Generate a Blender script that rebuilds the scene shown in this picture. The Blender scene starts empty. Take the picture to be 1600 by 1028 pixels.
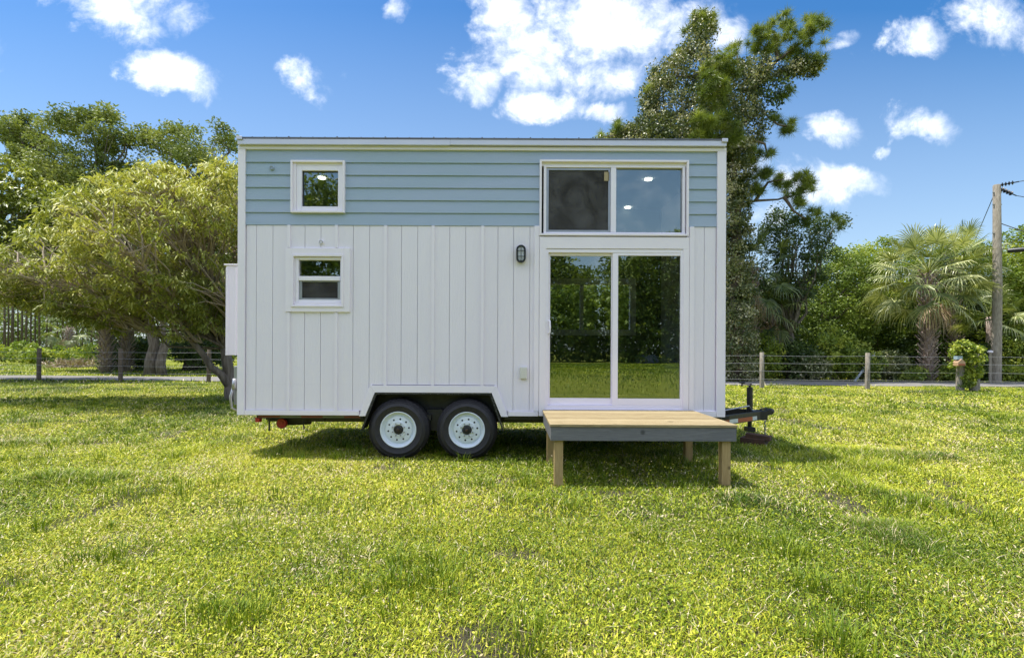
import bpy, math, random
import numpy as np
from mathutils import Vector, Matrix
random.seed(7)
rng = np.random.default_rng(11)
R = math.radians
sc = bpy.context.scene
COL = sc.collection

# ---------------------------------------------------------------- camera
FPX, EYE, ROLL, HZ = 813.0, 1.38, 0.0046, 548.0      # focal length in px of a 1600 px frame, eye height
FACE = 6.5                                            # distance of the tiny house facade
cd = bpy.data.cameras.new('camera')
cam = bpy.data.objects.new('camera', cd); COL.objects.link(cam)
cam.location = (0, 0, EYE); cam.rotation_euler = (R(90), -ROLL, 0)
cd.sensor_width = 36; cd.lens = 36 * FPX / 1600; cd.shift_y = (HZ - 514) / 1600
cd.clip_start = 0.05; cd.clip_end = 1500
sc.camera = cam

# ---------------------------------------------------------------- sky and clouds
SUN = Vector((0.375, -0.02, -1.0)).normalized()       # the way the light travels
to_sun = -SUN
SUN_EL = math.asin(to_sun.z); SUN_AZ = math.atan2(to_sun.x, to_sun.y)
w = bpy.data.worlds.new("World"); sc.world = w; w.use_nodes = True
nt = w.node_tree; nt.nodes.clear()
def wn(t, **k):
    n = nt.nodes.new(t)
    for a, b in k.items(): setattr(n, a, b)
    return n
def wl(a, b): nt.links.new(a, b)
def wmath(op, a, b=None, clamp=False, c=None):
    n = wn('ShaderNodeMath', operation=op, use_clamp=clamp)
    for i, v in enumerate((a, b, c)):
        if v is None: continue
        if isinstance(v, (int, float)): n.inputs[i].default_value = v
        else: wl(v, n.inputs[i])
    return n.outputs[0]
sky = wn('ShaderNodeTexSky', sky_type='NISHITA', sun_disc=False, sun_elevation=SUN_EL, sun_rotation=SUN_AZ,
         altitude=0, air_density=1.0, dust_density=1.2, ozone_density=3.0)
hs = wn('ShaderNodeHueSaturation'); hs.inputs['Saturation'].default_value = 1.36; hs.inputs['Value'].default_value = 1.07
wl(sky.outputs[0], hs.inputs['Color'])
tc = wn('ShaderNodeTexCoord'); sx = wn('ShaderNodeSeparateXYZ'); wl(tc.outputs['Generated'], sx.inputs[0])
# a flat cloud deck overhead: direction -> point where that direction meets a plane at height 1
# clouds are described by azimuth tangent u = x/|y| and slope v = z/|y|
ay = wmath('MAXIMUM', wmath('ABSOLUTE', sx.outputs[1]), 0.05)
u = wmath('DIVIDE', sx.outputs[0], ay); v = wmath('DIVIDE', sx.outputs[2], ay)
cmb = wn('ShaderNodeCombineXYZ'); wl(u, cmb.inputs[0]); wl(v, cmb.inputs[1]); wl(wmath('MULTIPLY', sx.outputs[1], .3), cmb.inputs[2])
def wnoise(scale, detail, rough, dist=0.0, off=None):
    n = wn('ShaderNodeTexNoise'); n.inputs['Scale'].default_value = scale; n.inputs['Detail'].default_value = detail
    n.inputs['Roughness'].default_value = rough; n.inputs['Distortion'].default_value = dist
    wl(cmb.outputs[0], n.inputs['Vector']); return n
n1 = wnoise(6.5, 9, .62, .25); n2 = wnoise(15, 8, .66, .3)
sc3 = wn('ShaderNodeSeparateColor'); wl(n1.outputs['Color'], sc3.inputs[0])
uu = wmath('ADD', u, wmath('MULTIPLY', wmath('SUBTRACT', sc3.outputs[0], .5), .16))
vv = wmath('ADD', v, wmath('MULTIPLY', wmath('SUBTRACT', sc3.outputs[1], .5), .12))
#        centre px, py, half width, half height, rotation deg, strength
BL = [(215, 22, 95, 42, 12, 1), (270, 118, 62, 26, 22, 1), (495, 125, 36, 34, 30, .9), (612, 12, 22, 20, 0, .8),
      (785, 45, 55, 58, 30, 1.05), (830, 95, 60, 40, 30, 1), (960, 40, 120, 60, 0, 1.1), (930, 110, 90, 40, -5, .9),
      (745, 128, 45, 26, -10, 1), (855, 168, 56, 22, 5, 1.1), (940, 178, 40, 17, 0, 1), (1080, 20, 60, 34, 0, .9), (1130, 60, 40, 40, 0, .8),
      (1435, 62, 42, 26, 5, .95), (1545, 28, 62, 46, 20, .95), (1305, 200, 36, 22, 5, 1), (1438, 195, 46, 24, 12, 1),
      (1382, 224, 14, 9, 0, .9), (1300, 285, 78, 34, 6, 1), (1195, 345, 50, 40, 0, .8), (1160, 260, 40, 30, 0, .7), (200, 55, 60, 22, 10, .6),
      (1640, 70, 60, 50, 0, .9), (-90, 90, 80, 50, 0, .9), (1330, 62, 30, 10, -15, .45), (760, 0, 60, 30, 0, .8)]
tot = None
for (px, py, a, b, rot, st) in BL:
    cu = (px - 800) / FPX; cv = (HZ - py) / FPX; a /= FPX; b /= FPX; c, s = math.cos(R(-rot)), math.sin(R(-rot))
    du = wmath('SUBTRACT', uu, cu); dv = wmath('SUBTRACT', vv, cv)
    p = wmath('ADD', wmath('MULTIPLY', du, c / a), wmath('MULTIPLY', dv, s / a))
    q = wmath('ADD', wmath('MULTIPLY', du, -s / b), wmath('MULTIPLY', dv, c / b))
    r2 = wmath('ADD', wmath('MULTIPLY', p, p), wmath('MULTIPLY', q, q))
    g = wmath('MULTIPLY', wmath('SUBTRACT', 1.0, wmath('MULTIPLY', r2, .34), clamp=True), st)
    tot = g if tot is None else wmath('MAXIMUM', tot, g)
front = wmath('GREATER_THAN', sx.outputs[1], 0.0)
tot = wmath('MULTIPLY', tot, front)
nz = wmath('ADD', wmath('MULTIPLY', n1.outputs['Fac'], .62), wmath('MULTIPLY', n2.outputs['Fac'], .38))
dens = wmath('ADD', tot, wmath('MULTIPLY', wmath('SUBTRACT', nz, .5), 3.0))
mr = wn('ShaderNodeMapRange', interpolation_type='SMOOTHSTEP'); mr.inputs['From Min'].default_value = .42; mr.inputs['From Max'].default_value = 1.22
wl(dens, mr.inputs['Value'])
# bright clouds added behind the photographer to light the facade; mirrored in the glass
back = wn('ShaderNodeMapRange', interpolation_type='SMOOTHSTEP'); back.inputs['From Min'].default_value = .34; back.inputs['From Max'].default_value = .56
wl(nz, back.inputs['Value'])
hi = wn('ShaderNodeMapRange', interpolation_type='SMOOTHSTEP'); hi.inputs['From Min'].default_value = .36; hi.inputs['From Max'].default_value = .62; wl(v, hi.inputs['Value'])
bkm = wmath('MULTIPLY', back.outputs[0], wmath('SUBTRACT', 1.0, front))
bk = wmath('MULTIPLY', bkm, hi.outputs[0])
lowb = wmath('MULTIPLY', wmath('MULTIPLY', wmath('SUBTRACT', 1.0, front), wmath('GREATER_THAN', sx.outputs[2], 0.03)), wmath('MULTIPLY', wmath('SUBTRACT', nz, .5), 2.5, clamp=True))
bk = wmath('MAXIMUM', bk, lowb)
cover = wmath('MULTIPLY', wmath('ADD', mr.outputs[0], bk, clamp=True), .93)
shade = wn('ShaderNodeMix', data_type='RGBA'); shade.inputs[6].default_value = (6.6, 7.2, 8.2, 1); shade.inputs[7].default_value = (9.8, 9.7, 9.6, 1)
wl(wmath('MULTIPLY', wmath('SUBTRACT', wmath('ADD', dens, wmath('MULTIPLY', n2.outputs['Fac'], 1.4)), 1.35), 1.1, clamp=True), shade.inputs[0])
hz = wn('ShaderNodeMix', data_type='RGBA'); hzf = wn('ShaderNodeMapRange'); hzf.inputs['From Min'].default_value = .66; hzf.inputs['From Max'].default_value = 0; hzf.inputs['To Max'].default_value = .6
wl(v, hzf.inputs['Value']); wl(hzf.outputs[0], hz.inputs[0]); wl(hs.outputs[0], hz.inputs[6]); hz.inputs[7].default_value = (4.5, 5.3, 6.0, 1)
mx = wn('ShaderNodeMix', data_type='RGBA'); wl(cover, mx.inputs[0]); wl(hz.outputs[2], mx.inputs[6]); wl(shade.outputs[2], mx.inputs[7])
bright = wn('ShaderNodeMix', data_type='RGBA', blend_type='MULTIPLY'); wl(bk, bright.inputs[0]); wl(mx.outputs[2], bright.inputs[6]); bright.inputs[7].default_value = (1.22, 1.2, 1.25, 1)  # lifts the added rear clouds for more light on the facade
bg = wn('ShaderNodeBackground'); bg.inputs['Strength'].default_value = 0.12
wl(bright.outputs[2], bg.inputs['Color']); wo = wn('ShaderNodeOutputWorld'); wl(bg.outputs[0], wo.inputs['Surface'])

sd = bpy.data.lights.new('sun', 'SUN'); sd.energy = 4.6; sd.angle = R(0.5); sd.color = (1, .955, .88)
so = bpy.data.objects.new('sun', sd); COL.objects.link(so); so.rotation_euler = SUN.to_track_quat('-Z', 'Y').to_euler(); so.location = (-10, 0, 30)
sc.view_settings.view_transform = 'Standard'; sc.view_settings.look = 'None'; sc.view_settings.gamma = 1
sc.view_settings.exposure = 0.55
sc.render.engine = 'CYCLES'; sc.cycles.max_bounces = 8; sc.cycles.transparent_max_bounces = 12
sc.cycles.caustics_reflective = False; sc.cycles.caustics_refractive = False; sc.cycles.use_denoising = True

# ---------------------------------------------------------------- helpers
def P(px, py, D):
    dx, dy = px - 800, py - HZ
    return np.array(((dx + ROLL * dy) * D / FPX, D, EYE - (dy - ROLL * dx) * D / FPX))
def F(px, py):
    p = P(px, py, FACE); return p[0], p[2]

MATS = {}
def mat(name, col, rough=.6, col2=None, scale=8, stretch=(1, 1, 1), bump=0, bscale=None, metal=0, spec=.5, detail=4, trans=0, attr=None, tw=None, coat=0, contrast=.5):
    if name in MATS: return MATS[name]
    m = bpy.data.materials.new(name); m.use_nodes = True; n = m.node_tree; n.nodes.clear()
    N = lambda t: n.nodes.new(t); L = n.links.new
    out = N('ShaderNodeOutputMaterial'); b = N('ShaderNodeBsdfPrincipled')
    b.inputs['Roughness'].default_value = rough; b.inputs['Metallic'].default_value = metal
    b.inputs['Specular IOR Level'].default_value = spec; b.inputs['Coat Weight'].default_value = coat
    b.inputs['Base Color'].default_value = (*col, 1)
    t = N('ShaderNodeTexCoord'); mp = N('ShaderNodeMapping'); mp.inputs['Scale'].default_value = stretch
    L(t.outputs['Object'], mp.inputs[0])
    csock = None
    if col2 is not None or attr:
        mixn = N('ShaderNodeMix'); mixn.data_type = 'RGBA'
        c2 = col2 if col2 is not None else col
        mixn.inputs[6].default_value = (*col, 1); mixn.inputs[7].default_value = (*c2, 1)
        if attr:
            a = N('ShaderNodeAttribute'); a.attribute_name = attr; L(a.outputs['Fac'], mixn.inputs[0])
        else:
            nn = N('ShaderNodeTexNoise'); nn.inputs['Scale'].default_value = scale; nn.inputs['Detail'].default_value = detail
            L(mp.outputs[0], nn.inputs['Vector'])
            mrr = N('ShaderNodeMapRange'); mrr.inputs['From Min'].default_value = .5 - contrast / 2; mrr.inputs['From Max'].default_value = .5 + contrast / 2
            L(nn.outputs['Fac'], mrr.inputs[0]); L(mrr.outputs[0], mixn.inputs[0])
        csock = mixn.outputs[2]; L(csock, b.inputs['Base Color'])
    if bump:
        nb = N('ShaderNodeTexNoise'); nb.inputs['Scale'].default_value = bscale or scale * 3; nb.inputs['Detail'].default_value = 5
        L(mp.outputs[0], nb.inputs['Vector']); bp = N('ShaderNodeBump'); bp.inputs['Strength'].default_value = bump; bp.inputs['Distance'].default_value = .01
        L(nb.outputs['Fac'], bp.inputs['Height']); L(bp.outputs[0], b.inputs['Normal'])
    if trans:
        tr = N('ShaderNodeBsdfTranslucent'); ms = N('ShaderNodeMixShader'); ms.inputs[0].default_value = trans
        if csock:
            g = N('ShaderNodeMix'); g.data_type = 'RGBA'; g.blend_type = 'MULTIPLY'; g.inputs[0].default_value = 1
            g.inputs[7].default_value = (*(tw or (1.25, 1.3, .6)), 1); L(csock, g.inputs[6]); L(g.outputs[2], tr.inputs['Color'])
        else: tr.inputs['Color'].default_value = (*col, 1)
        L(b.outputs[0], ms.inputs[1]); L(tr.outputs[0], ms.inputs[2]); L(ms.outputs[0], out.inputs[0])
    else: L(b.outputs[0], out.inputs[0])
    MATS[name] = m; return m

def ramp_leaf(name, stops, rough=.5, trans=.35, spec=.35, nscale=.6, namp=.35, tw=(1.2, 1.25, .55)):
    """foliage: a per-leaf tint attribute runs through a colour ramp"""
    m = bpy.data.materials.new(name); m.use_nodes = True; n = m.node_tree; n.nodes.clear()
    N = lambda t: n.nodes.new(t); L = n.links.new
    a = N('ShaderNodeAttribute'); a.attribute_name = 'tint'
    cr = N('ShaderNodeValToRGB'); e = cr.color_ramp.elements
    while len(e) < len(stops): e.new(.5)
    for k, (p, c) in enumerate(stops): e[k].position = p; e[k].color = (*c, 1)
    L(a.outputs['Fac'], cr.inputs[0])
    b = N('ShaderNodeBsdfPrincipled'); b.inputs['Roughness'].default_value = rough; b.inputs['Specular IOR Level'].default_value = spec
    L(cr.outputs[0], b.inputs['Base Color'])
    tr = N('ShaderNodeBsdfTranslucent'); g = N('ShaderNodeMix'); g.data_type = 'RGBA'; g.blend_type = 'MULTIPLY'; g.inputs[0].default_value = 1
    g.inputs[7].default_value = (*tw, 1); L(cr.outputs[0], g.inputs[6]); L(g.outputs[2], tr.inputs[0])
    ms = N('ShaderNodeMixShader'); ms.inputs[0].default_value = trans; L(b.outputs[0], ms.inputs[1]); L(tr.outputs[0], ms.inputs[2])
    out = N('ShaderNodeOutputMaterial'); L(ms.outputs[0], out.inputs[0])
    return m

ORG = {}
def org_of(parent):
    while parent is not None:
        if parent.name in ORG: return ORG[parent.name]
        parent = parent.parent
    return np.zeros(3)
def thing(name, label, cat, loc, group=None):
    o = bpy.data.objects.new(name, None); COL.objects.link(o); o.location = loc; o.empty_display_size = .2
    o['label'] = label; o['category'] = cat
    if group: o['group'] = group
    ORG[o.name] = np.array(loc, float); return o
def tag(o, label=None, cat=None, group=None, kind=None):
    for k, x in (('label', label), ('category', cat), ('group', group), ('kind', kind)):
        if x: o[k] = x
    return o
def np_mesh(name, V, sizes, idx, m, parent=None, tint=None, smooth=False, origin=None):
    me = bpy.data.meshes.new(name); V = np.asarray(V, np.float32)
    off = org_of(parent) if origin is None else np.asarray(origin)
    V = V - off.astype(np.float32)
    me.vertices.add(len(V)); me.vertices.foreach_set('co', V.ravel())
    idx = np.asarray(idx, np.int32).ravel(); sizes = np.asarray(sizes, np.int32)
    me.loops.add(len(idx)); me.loops.foreach_set('vertex_index', idx)
    me.polygons.add(len(sizes)); st = np.zeros(len(sizes), np.int32); st[1:] = np.cumsum(sizes)[:-1]
    me.polygons.foreach_set('loop_start', st); me.polygons.foreach_set('loop_total', sizes)
    me.polygons.foreach_set('use_smooth', np.full(len(sizes), bool(smooth)))
    me.update(calc_edges=True)
    if tint is not None:
        at = me.attributes.new('tint', 'FLOAT', 'POINT'); at.data.foreach_set('value', np.asarray(tint, np.float32))
    o = bpy.data.objects.new(name, me); COL.objects.link(o)
    if m: me.materials.append(m)
    if parent is not None: o.parent = parent
    elif origin is not None: o.location = origin
    return o

class MB:
    def __init__(s): s.v = []; s.f = []
    def add(s, vs, fs):
        b = len(s.v); s.v += [tuple(map(float, q)) for q in vs]; s.f += [tuple(b + i for i in f) for f in fs]; return s
    def box(s, x0, x1, y0, y1, z0, z1):
        if x0 > x1: x0, x1 = x1, x0
        if y0 > y1: y0, y1 = y1, y0
        if z0 > z1: z0, z1 = z1, z0
        return s.add([(x0,y0,z0),(x1,y0,z0),(x1,y1,z0),(x0,y1,z0),(x0,y0,z1),(x1,y0,z1),(x1,y1,z1),(x0,y1,z1)],
                     [(0,3,2,1),(4,5,6,7),(0,1,5,4),(1,2,6,5),(2,3,7,6),(3,0,4,7)])
    def obox(s, a, b, wd, ht, up=(0, 0, 1)):
        a = Vector(a); b = Vector(b); d = (b - a).normalized(); up = Vector(up)
        sd_ = d.cross(up).normalized() * wd / 2; u_ = sd_.cross(d).normalized() * ht / 2
        vs = [a - sd_ - u_, a + sd_ - u_, a + sd_ + u_, a - sd_ + u_, b - sd_ - u_, b + sd_ - u_, b + sd_ + u_, b - sd_ + u_]
        return s.add(vs, [(0,1,2,3),(4,7,6,5),(0,4,5,1),(1,5,6,2),(2,6,7,3),(3,7,4,0)])
    def prism_xz(s, poly, y0, y1):           # polygon in x,z extruded along y (y0 nearer the camera)
        n = len(poly); ar = sum(poly[i][0]*poly[(i+1)%n][1]-poly[(i+1)%n][0]*poly[i][1] for i in range(n))
        if ar < 0: poly = poly[::-1]
        vs = [(x, y0, z) for x, z in poly] + [(x, y1, z) for x, z in poly]
        fs = [tuple(range(n)), tuple(range(2*n-1, n-1, -1))] + [(i, i+n, (i+1)%n+n, (i+1)%n) for i in range(n)]
        return s.add(vs, fs)
    def tube(s, pts, rad, seg=8, cap=True):
        pts = [Vector(p) for p in pts]; n = len(pts); rad = rad if hasattr(rad, '__len__') else [rad]*n
        b = len(s.v); d0 = (pts[1]-pts[0]).normalized(); x = d0.orthogonal().normalized()
        for i, p in enumerate(pts):
            d = (pts[min(i+1, n-1)] - pts[max(i-1, 0)]).normalized()
            x = (x - d * x.dot(d)).normalized(); y = d.cross(x)
            for k in range(seg):
                t = 2*math.pi*k/seg; q = p + (x*math.cos(t) + y*math.sin(t)) * rad[i]; s.v.append(tuple(q))
        for i in range(n-1):
            for k in range(seg):
                k2 = (k+1) % seg; s.f.append((b+i*seg+k, b+i*seg+k2, b+(i+1)*seg+k2, b+(i+1)*seg+k))
        if cap: s.f.append(tuple(b+k for k in range(seg-1, -1, -1))); s.f.append(tuple(b+(n-1)*seg+k for k in range(seg)))
        return s
    def lathe_y(s, c, prof, seg=40):          # profile list of (radius, y offset) round the y axis through c
        b = len(s.v); n = len(prof)
        for r, dy in prof:
            for k in range(seg):
                t = 2*math.pi*k/seg; s.v.append((c[0]+r*math.cos(t), c[1]+dy, c[2]+r*math.sin(t)))
        for i in range(n-1):
            for k in range(seg):
                k2 = (k+1) % seg; s.f.append((b+i*seg+k, b+i*seg+k2, b+(i+1)*seg+k2, b+(i+1)*seg+k))
        return s
    def build(s, name, m, parent=None, smooth=False, bevel=0, origin=None, auto=None):
        idx = [i for f in s.f for i in f]
        o = np_mesh(name, s.v, [len(f) for f in s.f], idx, m, parent, smooth=smooth, origin=origin)
        if bevel:
            bv = o.modifiers.new('bevel', 'BEVEL'); bv.width = bevel; bv.segments = 2; bv.limit_method = 'ANGLE'; bv.angle_limit = R(40)
        if auto:
            o.data.polygons.foreach_set('use_smooth', np.ones(len(o.data.polygons), bool))
            es = o.modifiers.new('edges', 'EDGE_SPLIT'); es.split_angle = R(auto)
        return o
def ring(x0, x1, z0, z1, t, y0, y1, mb=None, tt=None, tb=None):
    """rectangular frame, outer x0..x1, z0..z1, border t (tt top, tb bottom)"""
    mb = mb or MB(); tt = t if tt is None else tt; tb = t if tb is None else tb
    mb.box(x0, x0+t, y0, y1, z0, z1); mb.box(x1-t, x1, y0, y1, z0, z1)
    mb.box(x0+t, x1-t, y0, y1, z1-tt, z1); mb.box(x0+t, x1-t, y0, y1, z0, z0+tb)
    return mb
def holes_wall(x0, x1, z0, z1, holes, y0, y1, mb=None):
    mb = mb or MB()
    xs = sorted({x0, x1} | {h[0] for h in holes} | {h[1] for h in holes}); zs = sorted({z0, z1} | {h[2] for h in holes} | {h[3] for h in holes})
    for i in range(len(xs)-1):
        run = None
        for j in range(len(zs)-1):
            cx, cz = (xs[i]+xs[i+1])/2, (zs[j]+zs[j+1])/2
            inside = any(h[0] < cx < h[1] and h[2] < cz < h[3] for h in holes)
            if not inside: run = [zs[j], zs[j+1]] if run is None else [run[0], zs[j+1]]
            if inside and run: mb.box(xs[i], xs[i+1], y0, y1, *run); run = None
        if run: mb.box(xs[i], xs[i+1], y0, y1, *run)
    return mb
def clip(poly, a, b, c):                     # keep a*x+b*z+c >= 0
    out = []
    for i in range(len(poly)):
        p, q = poly[i], poly[(i+1) % len(poly)]; dp = a*p[0]+b*p[1]+c; dq = a*q[0]+b*q[1]+c
        if dp >= 0: out.append(p)
        if (dp >= 0) != (dq >= 0): t = dp/(dp-dq); out.append((p[0]+t*(q[0]-p[0]), p[1]+t*(q[1]-p[1])))
    return out
def vnoise(x, y, s, seed=0):
    """smooth value noise 0..1"""
    r = np.random.default_rng(seed); T = r.random((64, 64)); x = x/s; y = y/s
    xi = np.floor(x).astype(int); yi = np.floor(y).astype(int); fx = x-xi; fy = y-yi; fx = fx*fx*(3-2*fx); fy = fy*fy*(3-2*fy)
    g = lambda a, b: T[a % 64, b % 64]
    return (g(xi, yi)*(1-fx)+g(xi+1, yi)*fx)*(1-fy) + (g(xi, yi+1)*(1-fx)+g(xi+1, yi+1)*fx)*fy
#%%GROUND
# ================================================================= ground
def fence_y(x): return 20.5 - .095 * x
def road_near(x): return 21.7 - .044 * x
def ground_mat():
    m = bpy.data.materials.new('turf_soil'); m.use_nodes = True; n = m.node_tree; n.nodes.clear()
    N = lambda t: n.nodes.new(t); L = n.links.new
    t = N('ShaderNodeTexCoord'); out = N('ShaderNodeOutputMaterial'); b = N('ShaderNodeBsdfPrincipled'); b.inputs['Roughness'].default_value = .95; b.inputs['Specular IOR Level'].default_value = .1
    def noise(s, d=5, r=.6):
        k = N('ShaderNodeTexNoise'); k.inputs['Scale'].default_value = s; k.inputs['Detail'].default_value = d; k.inputs['Roughness'].default_value = r; L(t.outputs['Object'], k.inputs['Vector']); return k
    a = noise(1.1, 6); c = noise(38, 4); cr = N('ShaderNodeValToRGB'); e = cr.color_ramp.elements
    e.new(.5); e[0].position = .3; e[0].color = (.10, .13, .02, 1); e[1].position = .5; e[1].color = (.20, .225, .03, 1); e[2].position = .72; e[2].color = (.28, .26, .05, 1)
    ad = N('ShaderNodeMix'); ad.inputs[0].default_value = .5; L(a.outputs['Fac'], ad.inputs[2]); L(c.outputs['Fac'], ad.inputs[3]); L(ad.outputs[0], cr.inputs[0])
    L(cr.outputs[0], b.inputs['Base Color'])
    bp = N('ShaderNodeBump'); bp.inputs['Strength'].default_value = .8; bp.inputs['Distance'].default_value = .05; L(c.outputs['Fac'], bp.inputs['Height']); L(bp.outputs[0], b.inputs['Normal'])
    L(b.outputs[0], out.inputs[0]); return m
g = MB(); g.add([(-700, -400, 0), (700, -400, 0), (700, 900, 0), (-700, 900, 0)], [(0, 1, 2, 3)])
tag(g.build('ground', ground_mat()), kind='structure')
soil = mat('bare_soil', (.03, .026, .014), .95, (.065, .055, .028), 9, bump=1, bscale=40, contrast=.4)
g = MB(); g.add([(-4.0, 1.7, .004), (4.0, 1.7, .004), (20.5, 17.6, .004), (20.5, 18.2, .004), (-26.5, 22.6, .004)], [(0, 1, 2, 3, 4)])
tag(g.build('lawn_soil', soil), kind='structure')
rd = mat('road_sand', (.15, .142, .13), .95, (.25, .235, .215), 2.2, bump=.6, bscale=30)
xs = np.linspace(-90, 90, 61)
g = MB(); V = []; Fc = []
for i, x in enumerate(xs): V += [(x, road_near(x) + .25*math.sin(x*.7) , .03), (x, road_near(x) + 3.4 + .2*math.sin(x*.5+1), .03)]
for i in range(60): Fc.append((2*i, 2*i+2, 2*i+3, 2*i+1))
g.add(V, Fc); tag(g.build('road', rd), kind='structure')

# ---------------------------------------------------------------- grass (nobody could count it)
def blades(x, y, h, wd, lean, ang, tint, base_z=0.0, tri=False):
    n = len(x); dx, dy = np.cos(ang), np.sin(ang); sxn, syn = -dy, dx
    tipx = x + dx*lean; tipy = y + dy*lean
    if tri:
        V = np.empty((n, 3, 3)); V[:, 0] = np.stack([x - sxn*wd/2, y - syn*wd/2, np.full(n, base_z)], 1)
        V[:, 1] = np.stack([x + sxn*wd/2, y + syn*wd/2, np.full(n, base_z)], 1); V[:, 2] = np.stack([tipx, tipy, h], 1)
        return V.reshape(-1, 3), np.full(n, 3), np.arange(n*3), np.repeat(tint, 3)
    mxx, myy = x + dx*lean*.35, y + dy*lean*.35; mz = h*.68
    V = np.empty((n, 5, 3))
    V[:, 0] = np.stack([x - sxn*wd*.35, y - syn*wd*.35, np.full(n, base_z)], 1); V[:, 1] = np.stack([x + sxn*wd*.35, y + syn*wd*.35, np.full(n, base_z)], 1)
    V[:, 2] = np.stack([mxx + sxn*wd/2, myy + syn*wd/2, mz], 1); V[:, 3] = np.stack([mxx - sxn*wd/2, myy - syn*wd/2, mz], 1)
    V[:, 4] = np.stack([tipx, tipy, h], 1)
    base = np.arange(n)[:, None]*5
    idx = np.concatenate([base + np.array([[0, 1, 2, 3]]), base + np.array([[3, 2, 4]])], 1).ravel()
    return V.reshape(-1, 3), np.tile([4, 3], n), idx, np.repeat(tint, 5)
def merge(parts):
    Vs, S, I, T = [], [], [], []; off = 0
    for v, s, i, t in parts: Vs.append(v); S.append(s); I.append(i + off); T.append(t); off += len(v)
    return np.concatenate(Vs), np.concatenate(S), np.concatenate(I), np.concatenate(T)
def scatter(n, D0, D1, side=1.06):
    """area-uniform points between distances D0 and D1 inside a wedge a little wider than the view"""
    d = np.sqrt(rng.random(n)*(D1**2-D0**2)+D0**2); x = (rng.random(n)*2-1)*(d*side+2.4); return x, d
def keep_off(x, y):
    road = (y > road_near(x) + .15) & (y < road_near(x) + 3.3)
    return ~road
lush = lambda x, y: vnoise(x+50, y, .9, 1)*.5 + vnoise(x, y+50, .33, 2)*.5
parts = []
#        n, D0, D1, height, width, tri
LOD = [(230000, 1.7, 4.2, .045, .0032, False), (215000, 4.2, 7.5, .05, .0048, False), (200000, 7.5, 12.5, .055, .0075, True), (240000, 12.5, 21, .065, .012, True), (110000, 21, 48, .10, .04, True)]
for n, D0, D1, hh, ww, tri in LOD:
    x, y = scatter(n, D0, D1)
    L_ = lush(x, y); thin = vnoise(x+9, y+4, .5, 5)
    k = keep_off(x, y) & ((thin > .12) | (rng.random(n) < .4)); x, y, L_ = x[k], y[k], L_[k]; n = len(x)
    tus = vnoise(x+7, y+3, .7, 3); tall = np.clip((tus-.66)/.25, 0, .8)
    h = hh*(.45+.6*L_+1.2*tall)*(.55+.8*rng.random(n)); lean = h*(.3+1.3*rng.random(n)); ang = rng.random(n)*2*np.pi
    dry = vnoise(x+30, y+11, .8, 8)
    tint = np.clip(.18 + .5*vnoise(x, y, 2.2, 4) + .30*(vnoise(x, y, .4, 6)-.4) - .3*tall + .42*(rng.random(n)-.5), .0, .76)
    ds = rng.random(n) < (.07+.28*np.clip((dry-.55)*2, 0, 1)); tint[ds] = .8+.2*rng.random(ds.sum())
    parts.append(blades(x, y, h, ww*(.6+.8*rng.random(n)), lean, ang, tint, tri=tri))
# small round broad leaves (clover and weeds) lying near the soil
def disks(x, y, z, r, tint, tilt):
    n = len(x); a = rng.random(n)*2*np.pi; tx = np.cos(a)*tilt; ty = np.sin(a)*tilt; V = np.empty((n, 4, 3)); ph = rng.random(n)*2*np.pi
    for k in range(4):
        rr = r*(1.15 if k % 2 == 0 else .42); ox = np.cos(ph+k*np.pi/2)*rr; oy = np.sin(ph+k*np.pi/2)*rr
        V[:, k] = np.stack([x+ox, y+oy, np.maximum(z+(ox*tx+oy*ty)*1.6, .004)], 1)
    return V.reshape(-1, 3), np.full(n, 4), np.arange(n*4), np.repeat(tint, 4)
for n, D0, D1, r in [(265000, 1.7, 4.2, .0080), (225000, 4.2, 7.5, .0105), (190000, 7.5, 12.5, .0155), (140000, 12.5, 20.5, .024)]:
    x, y = scatter(n, D0, D1); L_ = lush(x, y); thin = vnoise(x+9, y+4, .5, 5); k = keep_off(x, y) & ((thin > .14) | (rng.random(n) < .2)); x, y, L_ = x[k], y[k], L_[k]; n = len(x)
    z = .006 + (.040*L_+.016)*rng.random(n)
    tint = np.clip(.22 + .55*vnoise(x+3, y, 1.7, 14) + .6*(rng.random(n)-.5), 0, .78)
    dry = vnoise(x+30, y+11, .8, 8); ds = rng.random(n) < (.05+.2*np.clip((dry-.55)*2, 0, 1)); tint[ds] = .8+.2*rng.random(ds.sum())
    parts.append(disks(x, y, z, r*(.6+.8*rng.random(n)), tint, .9*rng.random(n)+.1))
# taller tufts
n = 420; tx, ty = scatter(n, 2.3, 15, .95)
extra = [(rng.uniform(.2, 2.6), rng.uniform(5.3, 6.4)) for _ in range(36)] + [(rng.uniform(-3.3, 0), rng.uniform(6.3, 7.6)) for _ in range(45)]
tx = np.concatenate([tx, [e[0] for e in extra]]); ty = np.concatenate([ty, [e[1] for e in extra]])
def patch(px, py, n, sp):
    D_ = EYE*FPX/(py-548); x_ = (px-800)*D_/FPX; return [(x_+rng.normal()*sp, D_+rng.normal()*sp) for _ in range(n)]
for px, py, n_, sp in ((665, 900, 12, .13), (640, 930, 10, .12), (785, 770, 12, .22), (1290, 930, 10, .15), (1310, 1010, 10, .12), (560, 800, 10, .25), (100, 900, 10, .2), (1180, 860, 9, .2), (390, 960, 10, .15), (830, 1010, 7, .1), (1480, 800, 12, .3), (230, 780, 12, .3)):
    e_ = patch(px, py, n_, sp); tx = np.concatenate([tx, [q[0] for q in e_]]); ty = np.concatenate([ty, [q[1] for q in e_]])
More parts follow.
